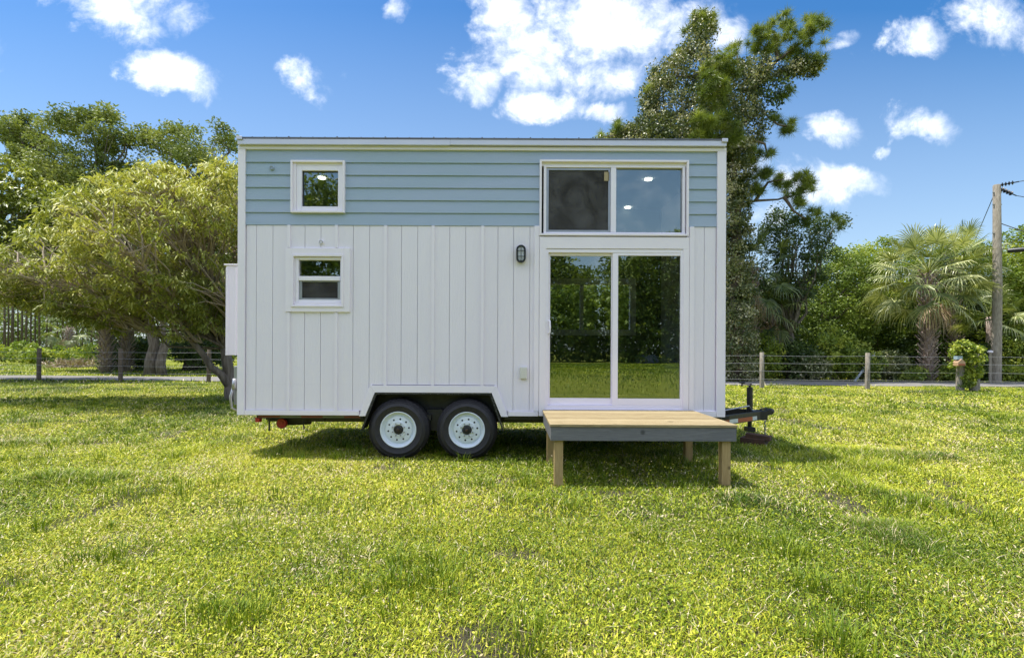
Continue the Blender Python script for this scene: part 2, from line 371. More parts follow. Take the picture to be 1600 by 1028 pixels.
for X_, Y_ in zip(tx, ty):
    m_ = 30; rr = .05+.12*rng.random(); aa = rng.random(m_)*2*np.pi; ra = rr*np.sqrt(rng.random(m_))
    H_ = (.065+.085*rng.random())*(.6+.6*rng.random(m_))
    parts.append(blades(X_+np.cos(aa)*ra, Y_+np.sin(aa)*ra, H_, .0035+.0011*Y_*.4+np.zeros(m_), H_*(.2+.6*rng.random(m_)), aa+rng.normal(0, .5, m_), np.clip(.14+.34*rng.random(m_), 0, 1)))
n = 9000; x, y = scatter(n, 1.8, 11); hh_ = .02+.05*rng.random(n)
parts.append(blades(x, y, hh_, .0018+.0006*y, .05+.13*rng.random(n), rng.random(n)*6.28, .82+.18*rng.random(n)))
n = 150; x = np.concatenate([rng.uniform(-3.4, .2, n), rng.uniform(.4, 2.3, n)]); y = np.concatenate([rng.uniform(6.4, 7.8, n), rng.uniform(5.3, 6.4, n)])
parts.append(disks(x, y, .06+.09*rng.random(2*n), .006+.006*rng.random(2*n), np.full(2*n, 1.), rng.random(2*n)))
n = 70; x, y = scatter(n, 2.2, 9); parts.append(disks(x, y, .045+.02*rng.random(n), np.full(n, .011), np.full(n, .77), rng.random(n)))
n = 60000; x = rng.uniform(-26, 26, n); y = -np.sqrt(rng.random(n))*45 + 1.6; hb_ = .07+.09*rng.random(n)
parts.append(blades(x, y, hb_, .02+.0016*np.abs(y), hb_*rng.random(n), rng.random(n)*6.28, np.clip(.1+.5*vnoise(x+99, y+99, 2.2, 4)+.3*(rng.random(n)-.5), 0, .8), tri=True))
V, S, I, T = merge(parts)
grass_mat = ramp_leaf('grass_blades', [(0, (.03, .072, .007)), (.3, (.14, .215, .011)), (.55, (.35, .40, .022)), (.76, (.66, .64, .06)), (.80, (.50, .39, .17)), (1, (.80, .70, .46))], rough=.5, trans=.16, spec=.25, tw=(1.1, 1.2, .5))
tag(np_mesh('grass', V, S, I, grass_mat, tint=T), kind='stuff', label='short mottled yellow green lawn grass with clover', cat='grass')
#%%HOUSE
# ================================================================= the tiny house on its trailer
XL, ZT = F(372.8, 219); XR, ZB = F(1132.6, 650)
ZT = F(800, 221)[1]; ZB = F(800, 650)[1]; YB = FACE + 2.55
white = mat('white_paint', (.84, .79, .865), .5, (.795, .745, .825), 3, (1, 1, .15), bump=.35, bscale=60)
white_flat = mat('white_trim_paint', (.865, .81, .885), .45, (.835, .78, .855), 4, bump=.12, bscale=40)
blue = mat('blue_paint', (.355, .43, .565), .5, (.315, .41, .50), 3, (.3, 1, 2), bump=.3, bscale=50)
vinyl = mat('white_vinyl', (.885, .84, .93), .3, (.855, .81, .90), 2)
metalw = mat('pale_metal', (.66, .66, .74), .35, (.60, .60, .68), 1.5, metal=.3)
black = mat('black_steel', (.012, .012, .013), .45, (.03, .028, .026), 12, bump=.3)
blackp = mat('black_plastic', (.010, .015, .016), .35, (.02, .02, .02), 8)
roofm = mat('roof_metal', (.14, .14, .15), .4, (.2, .2, .2), 5, metal=.6)
inner = mat('inner_wall', (.60, .62, .64), .7, (.56, .58, .60), 2)
loft_w = mat('inner_floor', (.22, .15, .10), .5, (.3, .22, .15), 4, (1, 8, 1))
rubber = mat('rubber', (.014, .013, .016), .6, (.024, .022, .026), 14, bump=.5, bscale=60)
rimm = mat('rim_paint', (.72, .78, .84), .3, (.66, .72, .78), 4)
galv = mat('grey_metal', (.42, .43, .45), .4, (.34, .35, .37), 9, metal=.7)
grease = mat('hub_grease', (.07, .035, .02), .4, (.02, .015, .012), 20)
redp = mat('red_plastic', (.34, .035, .04), .3, (.36, .02, .02), 6)
orange = mat('orange_tape', (.42, .10, .035), .5, (.30, .07, .03), 8)
silver = mat('silver_tape', (.62, .66, .66), .35, (.5, .54, .54), 12)
def glass_mat(name, tint, refl, rough=0.0):
    m = bpy.data.materials.new(name); m.use_nodes = True; n = m.node_tree; n.nodes.clear(); N = n.nodes.new; L = n.links.new
    tr = N('ShaderNodeBsdfTransparent'); tr.inputs[0].default_value = (*tint, 1); gl = N('ShaderNodeBsdfGlossy'); gl.inputs['Roughness'].default_value = rough; gl.inputs['Color'].default_value = (.86, .90, .86, 1)
    lw = N('ShaderNodeFresnel'); lw.inputs[0].default_value = 1.5
    ad = N('ShaderNodeMath'); ad.operation = 'ADD'; ad.inputs[1].default_value = refl; ad.use_clamp = True; L(lw.outputs[0], ad.inputs[0])
    t = N('ShaderNodeTexCoord'); nn = N('ShaderNodeTexNoise'); nn.inputs['Scale'].default_value = 1.3; nn.inputs['Detail'].default_value = 1; L(t.outputs['Object'], nn.inputs['Vector'])
    bp = N('ShaderNodeBump'); bp.inputs['Strength'].default_value = .05; bp.inputs['Distance'].default_value = .02; L(nn.outputs['Fac'], bp.inputs['Height']); L(bp.outputs[0], gl.inputs['Normal'])
    mxs = N('ShaderNodeMixShader'); L(ad.outputs[0], mxs.inputs[0]); L(tr.outputs[0], mxs.inputs[1]); L(gl.outputs[0], mxs.inputs[2])
    o = N('ShaderNodeOutputMaterial'); L(mxs.outputs[0], o.inputs[0]); return m
glass = glass_mat('window_glass', (.74, .78, .74), .21)
def screen_mat():
    m = bpy.data.materials.new('insect_mesh'); m.use_nodes = True; n = m.node_tree; n.nodes.clear(); N = n.nodes.new; L = n.links.new
    tr = N('ShaderNodeBsdfTransparent'); df = N('ShaderNodeBsdfDiffuse'); t = N('ShaderNodeTexCoord'); nn = N('ShaderNodeTexNoise'); nn.inputs['Scale'].default_value = 3; nn.inputs['Detail'].default_value = 3; nn.inputs['Distortion'].default_value = 1.5
    L(t.outputs['Object'], nn.inputs['Vector']); cr = N('ShaderNodeValToRGB'); cr.color_ramp.elements[0].position = .35; cr.color_ramp.elements[1].position = .7
    cr.color_ramp.elements[0].color = (.055, .052, .05, 1); cr.color_ramp.elements[1].color = (.115, .112, .115, 1); L(nn.outputs['Fac'], cr.inputs[0]); L(cr.outputs[0], df.inputs[0])
    mxs = N('ShaderNodeMixShader'); mxs.inputs[0].default_value = .72; L(tr.outputs[0], mxs.inputs[1]); L(df.outputs[0], mxs.inputs[2]); o = N('ShaderNodeOutputMaterial'); L(mxs.outputs[0], o.inputs[0]); return m
screen = screen_mat()
def emit_mat(name, col, s):
    m = bpy.data.materials.new(name); m.use_nodes = True; n = m.node_tree; n.nodes.clear(); e = n.nodes.new('ShaderNodeEmission'); e.inputs[0].default_value = (*col, 1); e.inputs[1].default_value = s
    o = n.nodes.new('ShaderNodeOutputMaterial'); n.links.new(e.outputs[0], o.inputs[0]); return m
lampm = emit_mat('lamp_glow', (1, .93, .84), 12)

house = thing('tiny_house', 'white and pale blue tiny house on a tandem axle trailer', 'tiny house', ((XL+XR)/2, (FACE+YB)/2, 0))
def fx(px, py=400): return F(px, py)[0]
def fz(py, px=800): return F(px, py)[1]
H1 = (F(455, 290)[0], F(539.5, 290)[0], F(497, 333)[1], F(497, 251.5)[1])       # small upper window (x0,x1,z0,z1) outer casing
H2 = (F(456, 440)[0], F(537.5, 440)[0], F(497, 480)[1], F(497, 398)[1])
H3 = (F(843, 310)[0], F(1075.5, 310)[0], F(960, 369)[1], F(960, 251)[1])
HD = (F(852.5, 500)[0], F(1067, 500)[0], F(960, 639)[1], F(960, 389.7)[1])
# wheel well outline
WA, WB, WC, WD = F(571, 650), F(586, 613), F(768, 613.5), F(783, 651)
WTA, WTB, WTC, WTD = F(561, 650), F(578, 602), F(776, 603), F(794, 651)
zw = WTB[1]
t_ = .012
core = MB(); sh = lambda H, d: (H[0]+d, H[1]-d, H[2]+d, H[3]-d)
WH = (WA[0]+.0, WD[0], ZB, WB[1])
holes_wall(XL+.02, XR-.02, ZB+.005, ZT-.03, [sh(H1, t_), sh(H2, t_), sh(H3, t_), sh(HD, t_), (WA[0], WD[0], ZB, WB[1]+.02)], FACE+.03, FACE+.11, core)
HB = (.37, 2.03, 1.75, 2.53)
holes_wall(XL+.02, XR-.02, ZB+.005, ZT-.03, [HB, (WA[0], WD[0], ZB, WB[1]+.02)], YB-.08, YB, core)
core.box(XL+.02, XL+.1, FACE+.11, YB-.08, ZB+.005, ZT-.03); core.box(XR-.1, XR-.02, FACE+.11, YB-.08, ZB+.005, ZT-.03)
core.build('wall', white, house)
fl = MB(); fl.box(XL+.1, XR-.1, FACE+.34, YB-.34, ZB+.01, ZB+.07); fl.box(WD[0]+.04, XR-.1, FACE+.11, FACE+.34, ZB+.01, ZB+.07); fl.box(XL+.1, -.35, FACE+.11, YB-.08, 2.72, 2.80); fl.build('floor', loft_w, house)
cl = MB(); cl.box(XL+.1, XR-.1, FACE+.11, YB-.08, 3.83, 3.87); cl.build('ceiling', inner, house)
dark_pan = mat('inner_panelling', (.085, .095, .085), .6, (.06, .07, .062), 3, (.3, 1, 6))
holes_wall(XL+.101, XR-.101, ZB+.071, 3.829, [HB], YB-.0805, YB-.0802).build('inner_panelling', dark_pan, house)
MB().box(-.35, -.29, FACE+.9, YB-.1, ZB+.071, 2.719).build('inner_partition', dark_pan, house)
iw = MB(); ring(HB[0]-.1, HB[1]+.1, HB[2]-.1, HB[3]+.1, .1, YB-.1, YB-.082, iw); iw.box(1.17, 1.23, YB-.07, YB-.03, HB[2], HB[3]); iw.build('inner_window_trim', white_flat, house)
for (px, py) in ((1013, 282), (981, 326), (503, 279)):
    D = 7.4 if py != 326 else 8.85
    q = P(px, py, D); m_ = MB(); seg = 20
    m_.add([(q[0]+0.05*math.cos(a*2*math.pi/seg), q[1]+0.05*math.sin(a*2*math.pi/seg), 3.815) for a in range(seg)] + [(q[0]+0.05*math.cos(a*2*math.pi/seg), q[1]+0.05*math.sin(a*2*math.pi/seg), 3.826) for a in range(seg)],
           [tuple(range(seg-1, -1, -1)), tuple(range(seg, 2*seg))] + [(i, (i+1) % seg, (i+1) % seg+seg, i+seg) for i in range(seg)])
    m_.build('ceiling_light', lampm, house)

# --- blue lap siding
lap = MB()
def lap_piece(x0, x1, za, zb, zc, zd):      # lap from za to zb, clipped to zc..zd
    lo, hi = max(za, zc), min(zb, zd)
    if hi - lo < .004 or x1 - x0 < .01: return
    y = lambda z: FACE + .002 + .016*(z-za)/(zb-za)
    lap.add([(x0, y(lo), lo), (x1, y(lo), lo), (x1, y(hi), hi), (x0, y(hi), hi), (x0, FACE+.03, lo), (x1, FACE+.03, lo), (x1, FACE+.03, hi), (x0, FACE+.03, hi)],
            [(0, 1, 2, 3), (5, 4, 7, 6), (0, 4, 5, 1), (2, 6, 7, 3), (1, 5, 6, 2), (0, 3, 7, 4)])
ztop = fz(235.5); zbt = fz(353); nl = 6; ex = (ztop - zbt)/nl
xa, xb = XL+.09, XR-.11
for k in range(nl):
    za, zb = zbt+k*ex, zbt+(k+1)*ex
    cuts = [H for H in (H1, H3) if H[2] < zb and H[3] > za]
    xsx = sorted({xa, xb} | {c for H in cuts for c in (H[0], H[1])})
    for i in range(len(xsx)-1):
        cx = (xsx[i]+xsx[i+1])/2; Hc = [H for H in cuts if H[0] < cx < H[1]]
        if not Hc: lap_piece(xsx[i], xsx[i+1], za, zb, za, zb)
        else: lap_piece(xsx[i], xsx[i+1], za, zb, za, Hc[0][2]); lap_piece(xsx[i], xsx[i+1], za, zb, Hc[0][3], zb)
lap.build('lap_siding', blue, house)
# --- white board siding with grooves
bs = [MB()]; zlo, zhi = ZB+.06, zbt-.002
grooves = [384, 400, 425.6, 451, 475.8, 500.8, 526, 551.5, 577, 602.4, 627, 652.3, 677, 702.5, 727.5, 754, 778, 802.5, 828, 845]
def stripes(gs):
    for a, b in zip(gs[:-1], gs[1:]):
        x0, x1 = fx(a)+.0025, fx(b)-.0025
        polys = [[(x0, zlo), (x1, zlo), (x1, zhi), (x0, zhi)]]
        for H in (H2, H3, HD):
            nxt = []
            for pl in polys:
                ps = [p[0] for p in pl]; zs_ = [p[1] for p in pl]
                if max(ps) <= H[0] or min(ps) >= H[1] or max(zs_) <= H[2] or min(zs_) >= H[3]: nxt.append(pl); continue
                nxt.append(clip(pl, 1, 0, -H[1])); nxt.append(clip(pl, -1, 0, H[0]))
                mid = clip(clip(pl, 1, 0, -H[0]), -1, 0, H[1])
                nxt.append(clip(mid, 0, 1, -H[3])); nxt.append(clip(mid, 0, -1, H[2]))
            polys = [p for p in nxt if len(p) > 2]
        out = []
        for pl in polys:
            up = clip(pl, 0, 1, -zw-.01); lo = clip(pl, 0, -1, zw+.01)
            if len(up) > 2: out.append(up)
            if len(lo) > 2:
                (xA, zA), (xB, zB_) = ((WTA[0]+WA[0])/2, WTA[1]), ((WTB[0]+WB[0])/2, WTB[1]+.01)
                # left of the slanted line
                nx, nz_ = -(zB_-zA), (xB-xA); l1 = clip(lo, nx, nz_, -(nx*xA+nz_*zA))
                (xA, zA), (xB, zB_) = ((WTD[0]+WD[0])/2, WTD[1]), ((WTC[0]+WC[0])/2, WTC[1]+.01)
                nx, nz_ = (zB_-zA), -(xB-xA); l2 = clip(lo, nx, nz_, -(nx*xA+nz_*zA))
                for l in (l1, l2):
                    if len(l) > 2: out.append(l)
        for pl in out:
            xs_ = [p[0] for p in pl]; zs_ = [p[1] for p in pl]
            if max(xs_)-min(xs_) > .004 and max(zs_)-min(zs_) > .004: bs[-1].prism_xz(pl, FACE+.012, FACE+.03)
stripes(grooves); bs.append(MB()); stripes([1073, 1101, 1119])
for b_ in bs: b_.build('board_siding', white, house, bevel=.0015)
# --- battens
for px in (451.2, 525.6, 602.4, 676.7, 754):
    x = fx(px); b_ = MB()
    za = zlo
    if px in (602.4, 676.7, 754): za = zw + .0
    if 446 < px < 547:
        MB().box(x-.018, x+.018, FACE-.006, FACE+.012, F(500, 387)[1]+.001, zhi).build('batten', white_flat, house, bevel=.002); b_.box(x-.018, x+.018, FACE-.006, FACE+.012, za, F(500, 488)[1]-.001)
    else: b_.box(x-.018, x+.018, FACE-.006, FACE+.012, za, zhi)
    b_.build('batten', white_flat, house, bevel=.002)
# --- trim
def trim(name, mb, m=white_flat): return mb.build(name, m, house, bevel=.003)
trim('corner_trim', MB().box(XL, XL+.09, FACE-.012, FACE+.03, ZB, fz(235.5)-.002)); trim('corner_trim', MB().box(XR-.11, XR, FACE-.012, FACE+.03, ZB, fz(235.5)-.002))
trim('corner_trim', MB().box(XR-.03, XR, FACE+.032, FACE+.14, ZB, ZT-.06)); trim('corner_trim', MB().box(XL, XL+.03, FACE+.032, FACE+.14, ZB, ZT-.06))
trim('frieze_board', MB().box(XL, XR, FACE-.014, FACE+.03, fz(235.5), fz(230.3)))
trim('skirt_board', MB().box(XL+.091, WTA[0]-.001, FACE-.008, FACE+.03, ZB, ZB+.058)); trim('skirt_board', MB().box(WTD[0]+.001, HD[0]-.09, FACE-.008, FACE+.03, ZB, ZB+.058)); trim('skirt_board', MB().box(HD[1]+.05, XR-.111, FACE-.008, FACE+.03, ZB, ZB+.075))
wt = MB()
wt.prism_xz([WTA, WA, WB, WTB], FACE-.010, FACE+.011); wt.prism_xz([WD, WTD, WTC, WC], FACE-.010, FACE+.011)
wt.prism_xz([WTB, (WTC[0], WTB[1]), (WC[0], WB[1]), WB], FACE-.0105, FACE+.011)
trim('wheel_arch_trim', wt)
dt = MB()
d0, d1 = F(842.5, 500)[0], F(1084, 500)[0]; zt3 = F(960, 371)[1]
dt.box(d0, HD[0]+.002, FACE-.016, FACE+.03, ZB+.003, HD[3]+.004); dt.box(HD[1]-.002, F(1076, 500)[0], FACE-.016, FACE+.03, ZB+.003, HD[3]+.004)
dt.box(d0, F(1076, 500)[0], FACE-.016, FACE+.03, HD[3]+.004, zt3)
dt.box(F(1076.6, 500)[0], d1, FACE-.010, FACE+.03, ZB+.076, zhi); dt.box(F(834.5, 500)[0], d0-.003, FACE-.010, FACE+.03, ZB+.06, zhi+.002)
dt.box(HD[0], HD[1], FACE-.022, FACE+.03, ZB+.004, HD[2])
trim('door_trim', dt)
w2 = MB(); o0, o1, oz0, oz1 = F(446.5, 440)[0], F(547, 440)[0], F(497, 487.5)[1], F(497, 388)[1]
ring(o0, o1, oz0, oz1, .08, FACE-.014, FACE+.03, w2, tt=.078, tb=.06); trim('window_trim', w2)
# --- roof, fascia
fa = MB(); fa.box(XL+.014, F(704, 220)[0], FACE-.055, FACE+.05, fz(230.2), fz(221.4)); fa.box(F(704, 220)[0]+.001, XR-.014, FACE-.052, FACE+.05, fz(229.6), fz(221.0))
fa.build('fascia', metalw, house, bevel=.004)
rf = MB(); rf.box(XL-.0, XR+.0, FACE-.06, YB+.05, fz(220.9), fz(219))
k = 0
for i in range(41):
    x = XL + .05 + i*(XR-XL-.1)/40
    rf.box(x-.008, x+.008, FACE-.058, YB+.05, fz(219), fz(218.4) + (.006 if i % 4 == 0 else 0))
rf.build('roof', roofm, house)
cp = MB(); cp.box(XL+.008, XL+.08, FACE-.075, FACE-.0605, fz(223.5), fz(218.3)); cp.build('end_cap', metalw, house, bevel=.004)
cp = MB(); cp.box(XR-.075, XR-.006, FACE-.075, FACE-.0605, fz(224), fz(218.6)); cp.build('end_cap', metalw, house, bevel=.004)

# --- windows
def window(H, kind):
    x0, x1, z0, z1 = H
    w_ = ring(x0, x1, z0, z1, .026, FACE-.028, FACE+.031)           # casing boards standing proud
    o = w_.build('window', white_flat, house, bevel=.003)
    return o
def pane(x0, x1, z0, z1, y, par): return MB().box(x0, x1, y, y+.006, z0, z1).build('pane', glass, par)
w1 = window(H1, 0)
a0, a1, b0, b1 = F(463, 300)[0], F(536, 300)[0], F(500, 330.8)[1], F(500, 258.5)[1]
trim_in = MB(); trim_in.box(H1[0]+.027, a0, FACE-.004, FACE+.06, H1[2]+.027, H1[3]-.027); trim_in.box(a0, a1, FACE+.004, FACE+.06, b1, H1[3]-.027)
trim_in.build('jamb', white_flat, w1)
ring(a0, a1, b0, b1, .066, FACE+.004, FACE+.06).build('frame', vinyl, w1, bevel=.006)
ring(a0+.0665, a1-.0665, b0+.0665, b1-.0665, .008, FACE+.03, FACE+.06).build('gasket', blackp, w1)
pane(a0+.07, a1-.07, b0+.07, b1-.07, FACE+.045, w1)
w2o = window(H2, 0)
a0, a1, b0, b1 = F(461.5, 440)[0], F(536, 440)[0], F(500, 473)[1], F(500, 401.5)[1]
sl = MB(); sl.box(H2[0]+.027, a0, FACE+.003, FACE+.06, H2[2]+.027, H2[3]-.027); sl.box(a0, a1, FACE-.01, FACE+.06, H2[2]+.027, b0); sl.build('jamb', white_flat, w2o)
ring(a0, a1, b0, b1, .038, FACE+.006, FACE+.07).build('frame', vinyl, w2o, bevel=.005)
zm0, zm1 = F(500, 438.5)[1], F(500, 431.5)[1]
MB().box(a0+.039, a1-.039, FACE+.002, FACE+.07, zm0, zm1).build('meeting_rail', vinyl, w2o, bevel=.005)
ring(a0+.039, a1-.039, b0+.039, zm0-.001, .035, FACE+.024, FACE+.05, tt=.012, tb=.02).build('sash', galv, w2o, bevel=.002)
MB().box(a0+.04, a1-.04, FACE+.036, FACE+.038, b0+.04, zm0-.002).build('insect_screen', screen, w2o)
pane(a0+.039, a1-.039, zm1, b1-.039, FACE+.045, w2o); pane(a0+.039, a1-.039, b0+.039, zm0, FACE+.06, w2o)
w3 = window(H3, 0)
a0, a1, b0, b1 = F(849.5, 310)[0], F(1071, 310)[0], F(960, 365.5)[1], F(960, 259.5)[1]
xm0, xm1 = F(954.5, 310)[0], F(962.8, 310)[0]
jm = MB(); jm.box(H3[0]+.027, H3[1]-.027, FACE+.012, FACE+.07, b1, H3[3]-.027); jm.build('jamb', white_flat, w3)
ring(a0, a1, b0, b1, .034, FACE+.004, FACE+.08, tt=.02, tb=.02).build('frame', vinyl, w3, bevel=.005)
MB().box(xm0, xm1, FACE+.002, FACE+.08, b0+.021, b1-.021).build('mullion', vinyl, w3, bevel=.005)
ring(a0+.035, xm0-.001, b0+.021, b1-.021, .028, FACE+.02, FACE+.04).build('sash', galv, w3, bevel=.002)
MB().box(a0+.05, xm0-.02, FACE+.03, FACE+.032, b0+.04, b1-.04).build('insect_screen', screen, w3)
q0, q1 = F(944.5, 282), F(952.5, 268); MB().box(q0[0], q1[0], FACE+.020, FACE+.0285, q0[1], q1[1]).build('paper_tag', mat('manila_tag', (.42, .34, .2), .8, (.36, .29, .17), 9), w3)
pane(a0+.035, xm0, b0+.02, b1-.02, FACE+.06, w3); pane(xm1, a1-.034, b0+.02, b1-.02, FACE+.045, w3)
ring(xm1+.001, a1-.035, b0+.021, b1-.021, .007, FACE+.03, FACE+.05).build('gasket', galv, w3)

# --- sliding door
door = ring(HD[0], HD[1], HD[2], HD[3], .032, FACE-.006, FACE+.1, tt=.045, tb=.045).build('sliding_door', vinyl, house, bevel=.004)
gl0, gl1 = F(859.8, 500)[0], F(955.5, 500)[0]; gr0, gr1 = F(965.6, 500)[0], F(1063.5, 500)[0]
zg0, zg1 = F(960, 622.5)[1], F(960, 399.5)[1]
def sash(x0, x1, ya, yb):
    o = MB(); xl, xr = x0, x1
    return o
s1 = MB(); s1.box(HD[0]+.033, gl0, FACE+.03, FACE+.065, HD[2]+.046, HD[3]-.046); s1.box(gl1, gl1+.03, FACE+.03, FACE+.065, HD[2]+.046, HD[3]-.046)
s1.box(gl0, gl1, FACE+.03, FACE+.065, HD[2]+.046, zg0); s1.box(gl0, gl1, FACE+.03, FACE+.065, zg1, HD[3]-.046)
s1.build('sash', vinyl, door, bevel=.005)
s2 = MB(); s2.box(gl1+.012, gr0, FACE-.002, FACE+.029, HD[2]+.046, HD[3]-.046); s2.box(gr1, HD[1]-.033, FACE-.002, FACE+.029, HD[2]+.046, HD[3]-.046)
s2.box(gr0, gr1, FACE-.002, FACE+.029, HD[2]+.046, zg0); s2.box(gr0, gr1, FACE-.002, FACE+.029, zg1, HD[3]-.046)
s2.build('sash', vinyl, door, bevel=.005)
MB().box(gl0-.002, gl1+.002, FACE+.046, FACE+.052, zg0-.002, zg1+.002).build('pane', glass, door)
MB().box(gr0-.002, gr1+.002, FACE+.013, FACE+.019, zg0-.002, zg1+.002).build('pane', glass, door)
hx, hz0 = F(856, 524); hz1 = F(856, 498)[1]
hd = MB(); hd.tube([(hx, FACE+.03, hz0+.02), (hx+.02, FACE-.035, hz0+.035), (hx+.024, FACE-.04, (hz0+hz1)/2), (hx+.02, FACE-.035, hz1-.03), (hx, FACE+.03, hz1-.02)], .012, 8)
hd.box(hx-.022, hx+.008, FACE+.018, FACE+.0299, hz0, hz1); hd.build('handle', vinyl, door, bevel=.002)

# --- lamp, outlet, vents
lx, lz = F(814, 397.5)
def oval(cx, cz, hw, hh, n=28):
    pts = []
    for i in range(n):
        a = 2*math.pi*i/n; x = hw*math.cos(a); z = hw*math.sin(a) + math.copysign(hh-hw, math.sin(a)); pts.append((cx+x, cz+z))
    return pts
def oring(mb, cx, cz, hw, hh, t, y0, y1):
    A = oval(cx, cz, hw, hh); B = oval(cx, cz, hw-t, hh-t); n = len(A)
    vs = [(x, y0, z) for x, z in A] + [(x, y0, z) for x, z in B] + [(x, y1, z) for x, z in A] + [(x, y1, z) for x, z in B]
    fs = []
    for i in range(n):
        j = (i+1) % n; fs += [(i, j, j+n, i+n), (i+n, j+n, j+3*n, i+3*n), (j, i, i+2*n, j+2*n)]
    mb.add(vs, fs)
lm = MB(); oring(lm, lx, lz, .060, .108, .016, FACE-.055, FACE+.012); lo = lm.build('wall_lamp', blackp, house)
gm = MB(); A = oval(lx, lz, .043, .091); gm.prism_xz(A, FACE-.045, FACE+.011); gm.build('globe', mat('frosted_glass', (.55, .57, .6), .15, (.45, .47, .5), 7), lo, bevel=.012)
cg = MB(); cg.tube([(lx, FACE-.052, lz-.1), (lx, FACE-.075, lz), (lx, FACE-.052, lz+.1)], .004, 6)
for dz in (-.035, .035): cg.tube([(lx-.05, FACE-.05, lz+dz), (lx, FACE-.07, lz+dz), (lx+.05, FACE-.05, lz+dz)], .004, 6)
cg.build('cage', blackp, lo)
ox, oz = F(818, 582.5)
ou = MB().box(ox-.045, ox+.045, FACE-.035, FACE+.011, oz-.076, oz+.076).build('outlet_cover', mat('ivory_plastic', (.66, .65, .60), .35, (.62, .61, .56), 5), house, bevel=.012)
for px, py, m_ in ((425, 263, blue), (502, 378.5, white_flat)):
    cx, cz = F(px, py); vm = MB(); vm.lathe_y((cx, FACE-.012, cz), [(.0, 0), (.018, 0), (.021, .004), (.028, .006), (.031, .024)], 20); vc = vm.build('vent_cap', m_, house, auto=40)
    MB().lathe_y((cx, FACE-.018, cz), [(.017, .006), (.0175, 0), (.0215, 0), (.022, .012)], 20).build('seal', galv, vc)

# --- running gear
tyre_r = .382
def wheel(cx, cy, cz, sgn):
    o = thing_part = bpy.data.objects.new('wheel', None); COL.objects.link(o); o.parent = house
    y = lambda d: d*sgn
    ty = MB(); ty.lathe_y((cx, cy, cz), [(.222, y(.0)), (.228, y(-.012)), (.262, y(-.020)), (.290, y(-.027)), (.296, y(-.030)), (.302, y(-.026)), (.335, y(-.013)), (.338, y(-.016)), (.342, y(-.010)), (.362, y(.006)), (.378, y(.026)), (tyre_r, y(.042)), (tyre_r, y(.075)), (tyre_r-.006, y(.08)), (tyre_r, y(.085)), (tyre_r, y(.125)), (tyre_r-.006, y(.13)), (tyre_r, y(.135)), (.375, y(.19)), (.35, y(.21)), (.222, y(.2))], 64)
    # raised ring and tread shoulder lugs
    for k in range(44):
        a = 2*math.pi*k/44; c, s = math.cos(a), math.sin(a); t = (-s*.016, c*.016)
        r0, r1 = .360, .3815
        pts = [(cx+r*c+e*t[0], cy+y(dy), cz+r*s+e*t[1]) for (r, dy) in ((r0, -.004), (r1, .02)) for e in (-1, 1)] + [(cx+r*c+e*t[0], cy+y(dy), cz+r*s+e*t[1]) for (r, dy) in ((r0, .03), (r1+.002, .05)) for e in (-1, 1)]
        ty.add(pts, [(0, 1, 3, 2), (2, 3, 7, 6), (0, 2, 6, 4), (1, 5, 7, 3)])
    ty.build('tyre', rubber, o, auto=35)
    rm = MB(); rm.lathe_y((cx, cy, cz), [(.226, y(.01)), (.227, y(-.016)), (.220, y(-.020)), (.213, y(-.012)), (.206, y(.0)), (.200, y(.025)), (.182, y(.034)), (.172, y(.036)), (.165, y(.018)), (.150, y(.012)), (.112, y(.010)), (.100, y(.0)), (.086, y(-.002)), (.062, y(-.002)), (.058, y(.02))], 64)
    rim = rm.build('rim', rimm, o, auto=30)
    for k in range(10 if sgn > 0 else 0):
        a = 2*math.pi*(k+.25)/10; MB().lathe_y((cx+.131*math.cos(a), cy+y(.009), cz+.131*math.sin(a)), [(0, 0), (.0105, 0), (.0125, y(.003))], 12).build('vent_hole', mat('hole_dark', (.01, .01, .012), .8), rim)
    for k in range(8 if sgn > 0 else 0):
        a = 2*math.pi*(k+.5)/8; nm = MB(); nm.lathe_y((cx+.079*math.cos(a), cy, cz+.079*math.sin(a)), [(0, y(-.018)), (.006, y(-.018)), (.009, y(-.014)), (.0095, y(-.002))], 6); nm.build('lug_nut', galv, rim)
    hb = MB(); hb.lathe_y((cx, cy, cz), [(0, y(-.035)), (.018, y(-.035)), (.024, y(-.030)), (.026, y(-.005)), (.03, y(-.028)), (.046, y(-.026)), (.054, y(-.018)), (.056, y(.01))], 28)
    hb.build('hub', black, o, auto=35)
    MB().lathe_y((cx, cy, cz), [(0, y(-.042)), (.014, y(-.042)), (.018, y(-.038)), (.019, y(-.03))], 16).build('grease_cap', grease, o)
    ORGN = o
    return o
for px, py in ((622.5, 670.5), (729.5, 671.5)):
    q = P(px, py, FACE+.02); wheel(q[0], FACE+.02, tyre_r+.005, 1); wheel(q[0], YB-.02, tyre_r+.005, -1)
wx0, wx1 = P(622.5, 670, FACE+.02)[0], P(729.5, 670, FACE+.02)[0]
fe = MB()
FA, FB, FC, FD = F(564, 672), WB, WC, F(787.5, 673)
def fend(y0, y1, t=.022):
    pl = [(FA[0], FA[1]), (FB[0]-.012, FB[1]-.03), (FB[0]+.02, FB[1]-.002), (FC[0]-.02, FB[1]-.002), (FC[0]+.012, FC[1]-.03), (FD[0], FD[1])]
    il = [(FA[0]+t, FA[1]), (FB[0]+.014, FB[1]-.04), (FB[0]+.035, FB[1]-t), (FC[0]-.035, FB[1]-t), (FC[0]-.014, FC[1]-.04), (FD[0]-t, FD[1])]
    for i in range(5): fe.prism_xz([pl[i], pl[i+1], il[i+1], il[i]], y0, y1)
fend(FACE-.012, FACE+.02)
pl = [(FA[0], FA[1]), (FB[0]-.012, FB[1]-.03), (FB[0]+.02, FB[1]-.002), (FC[0]-.02, FB[1]-.002), (FC[0]+.012, FC[1]-.03), (FD[0], FD[1])]
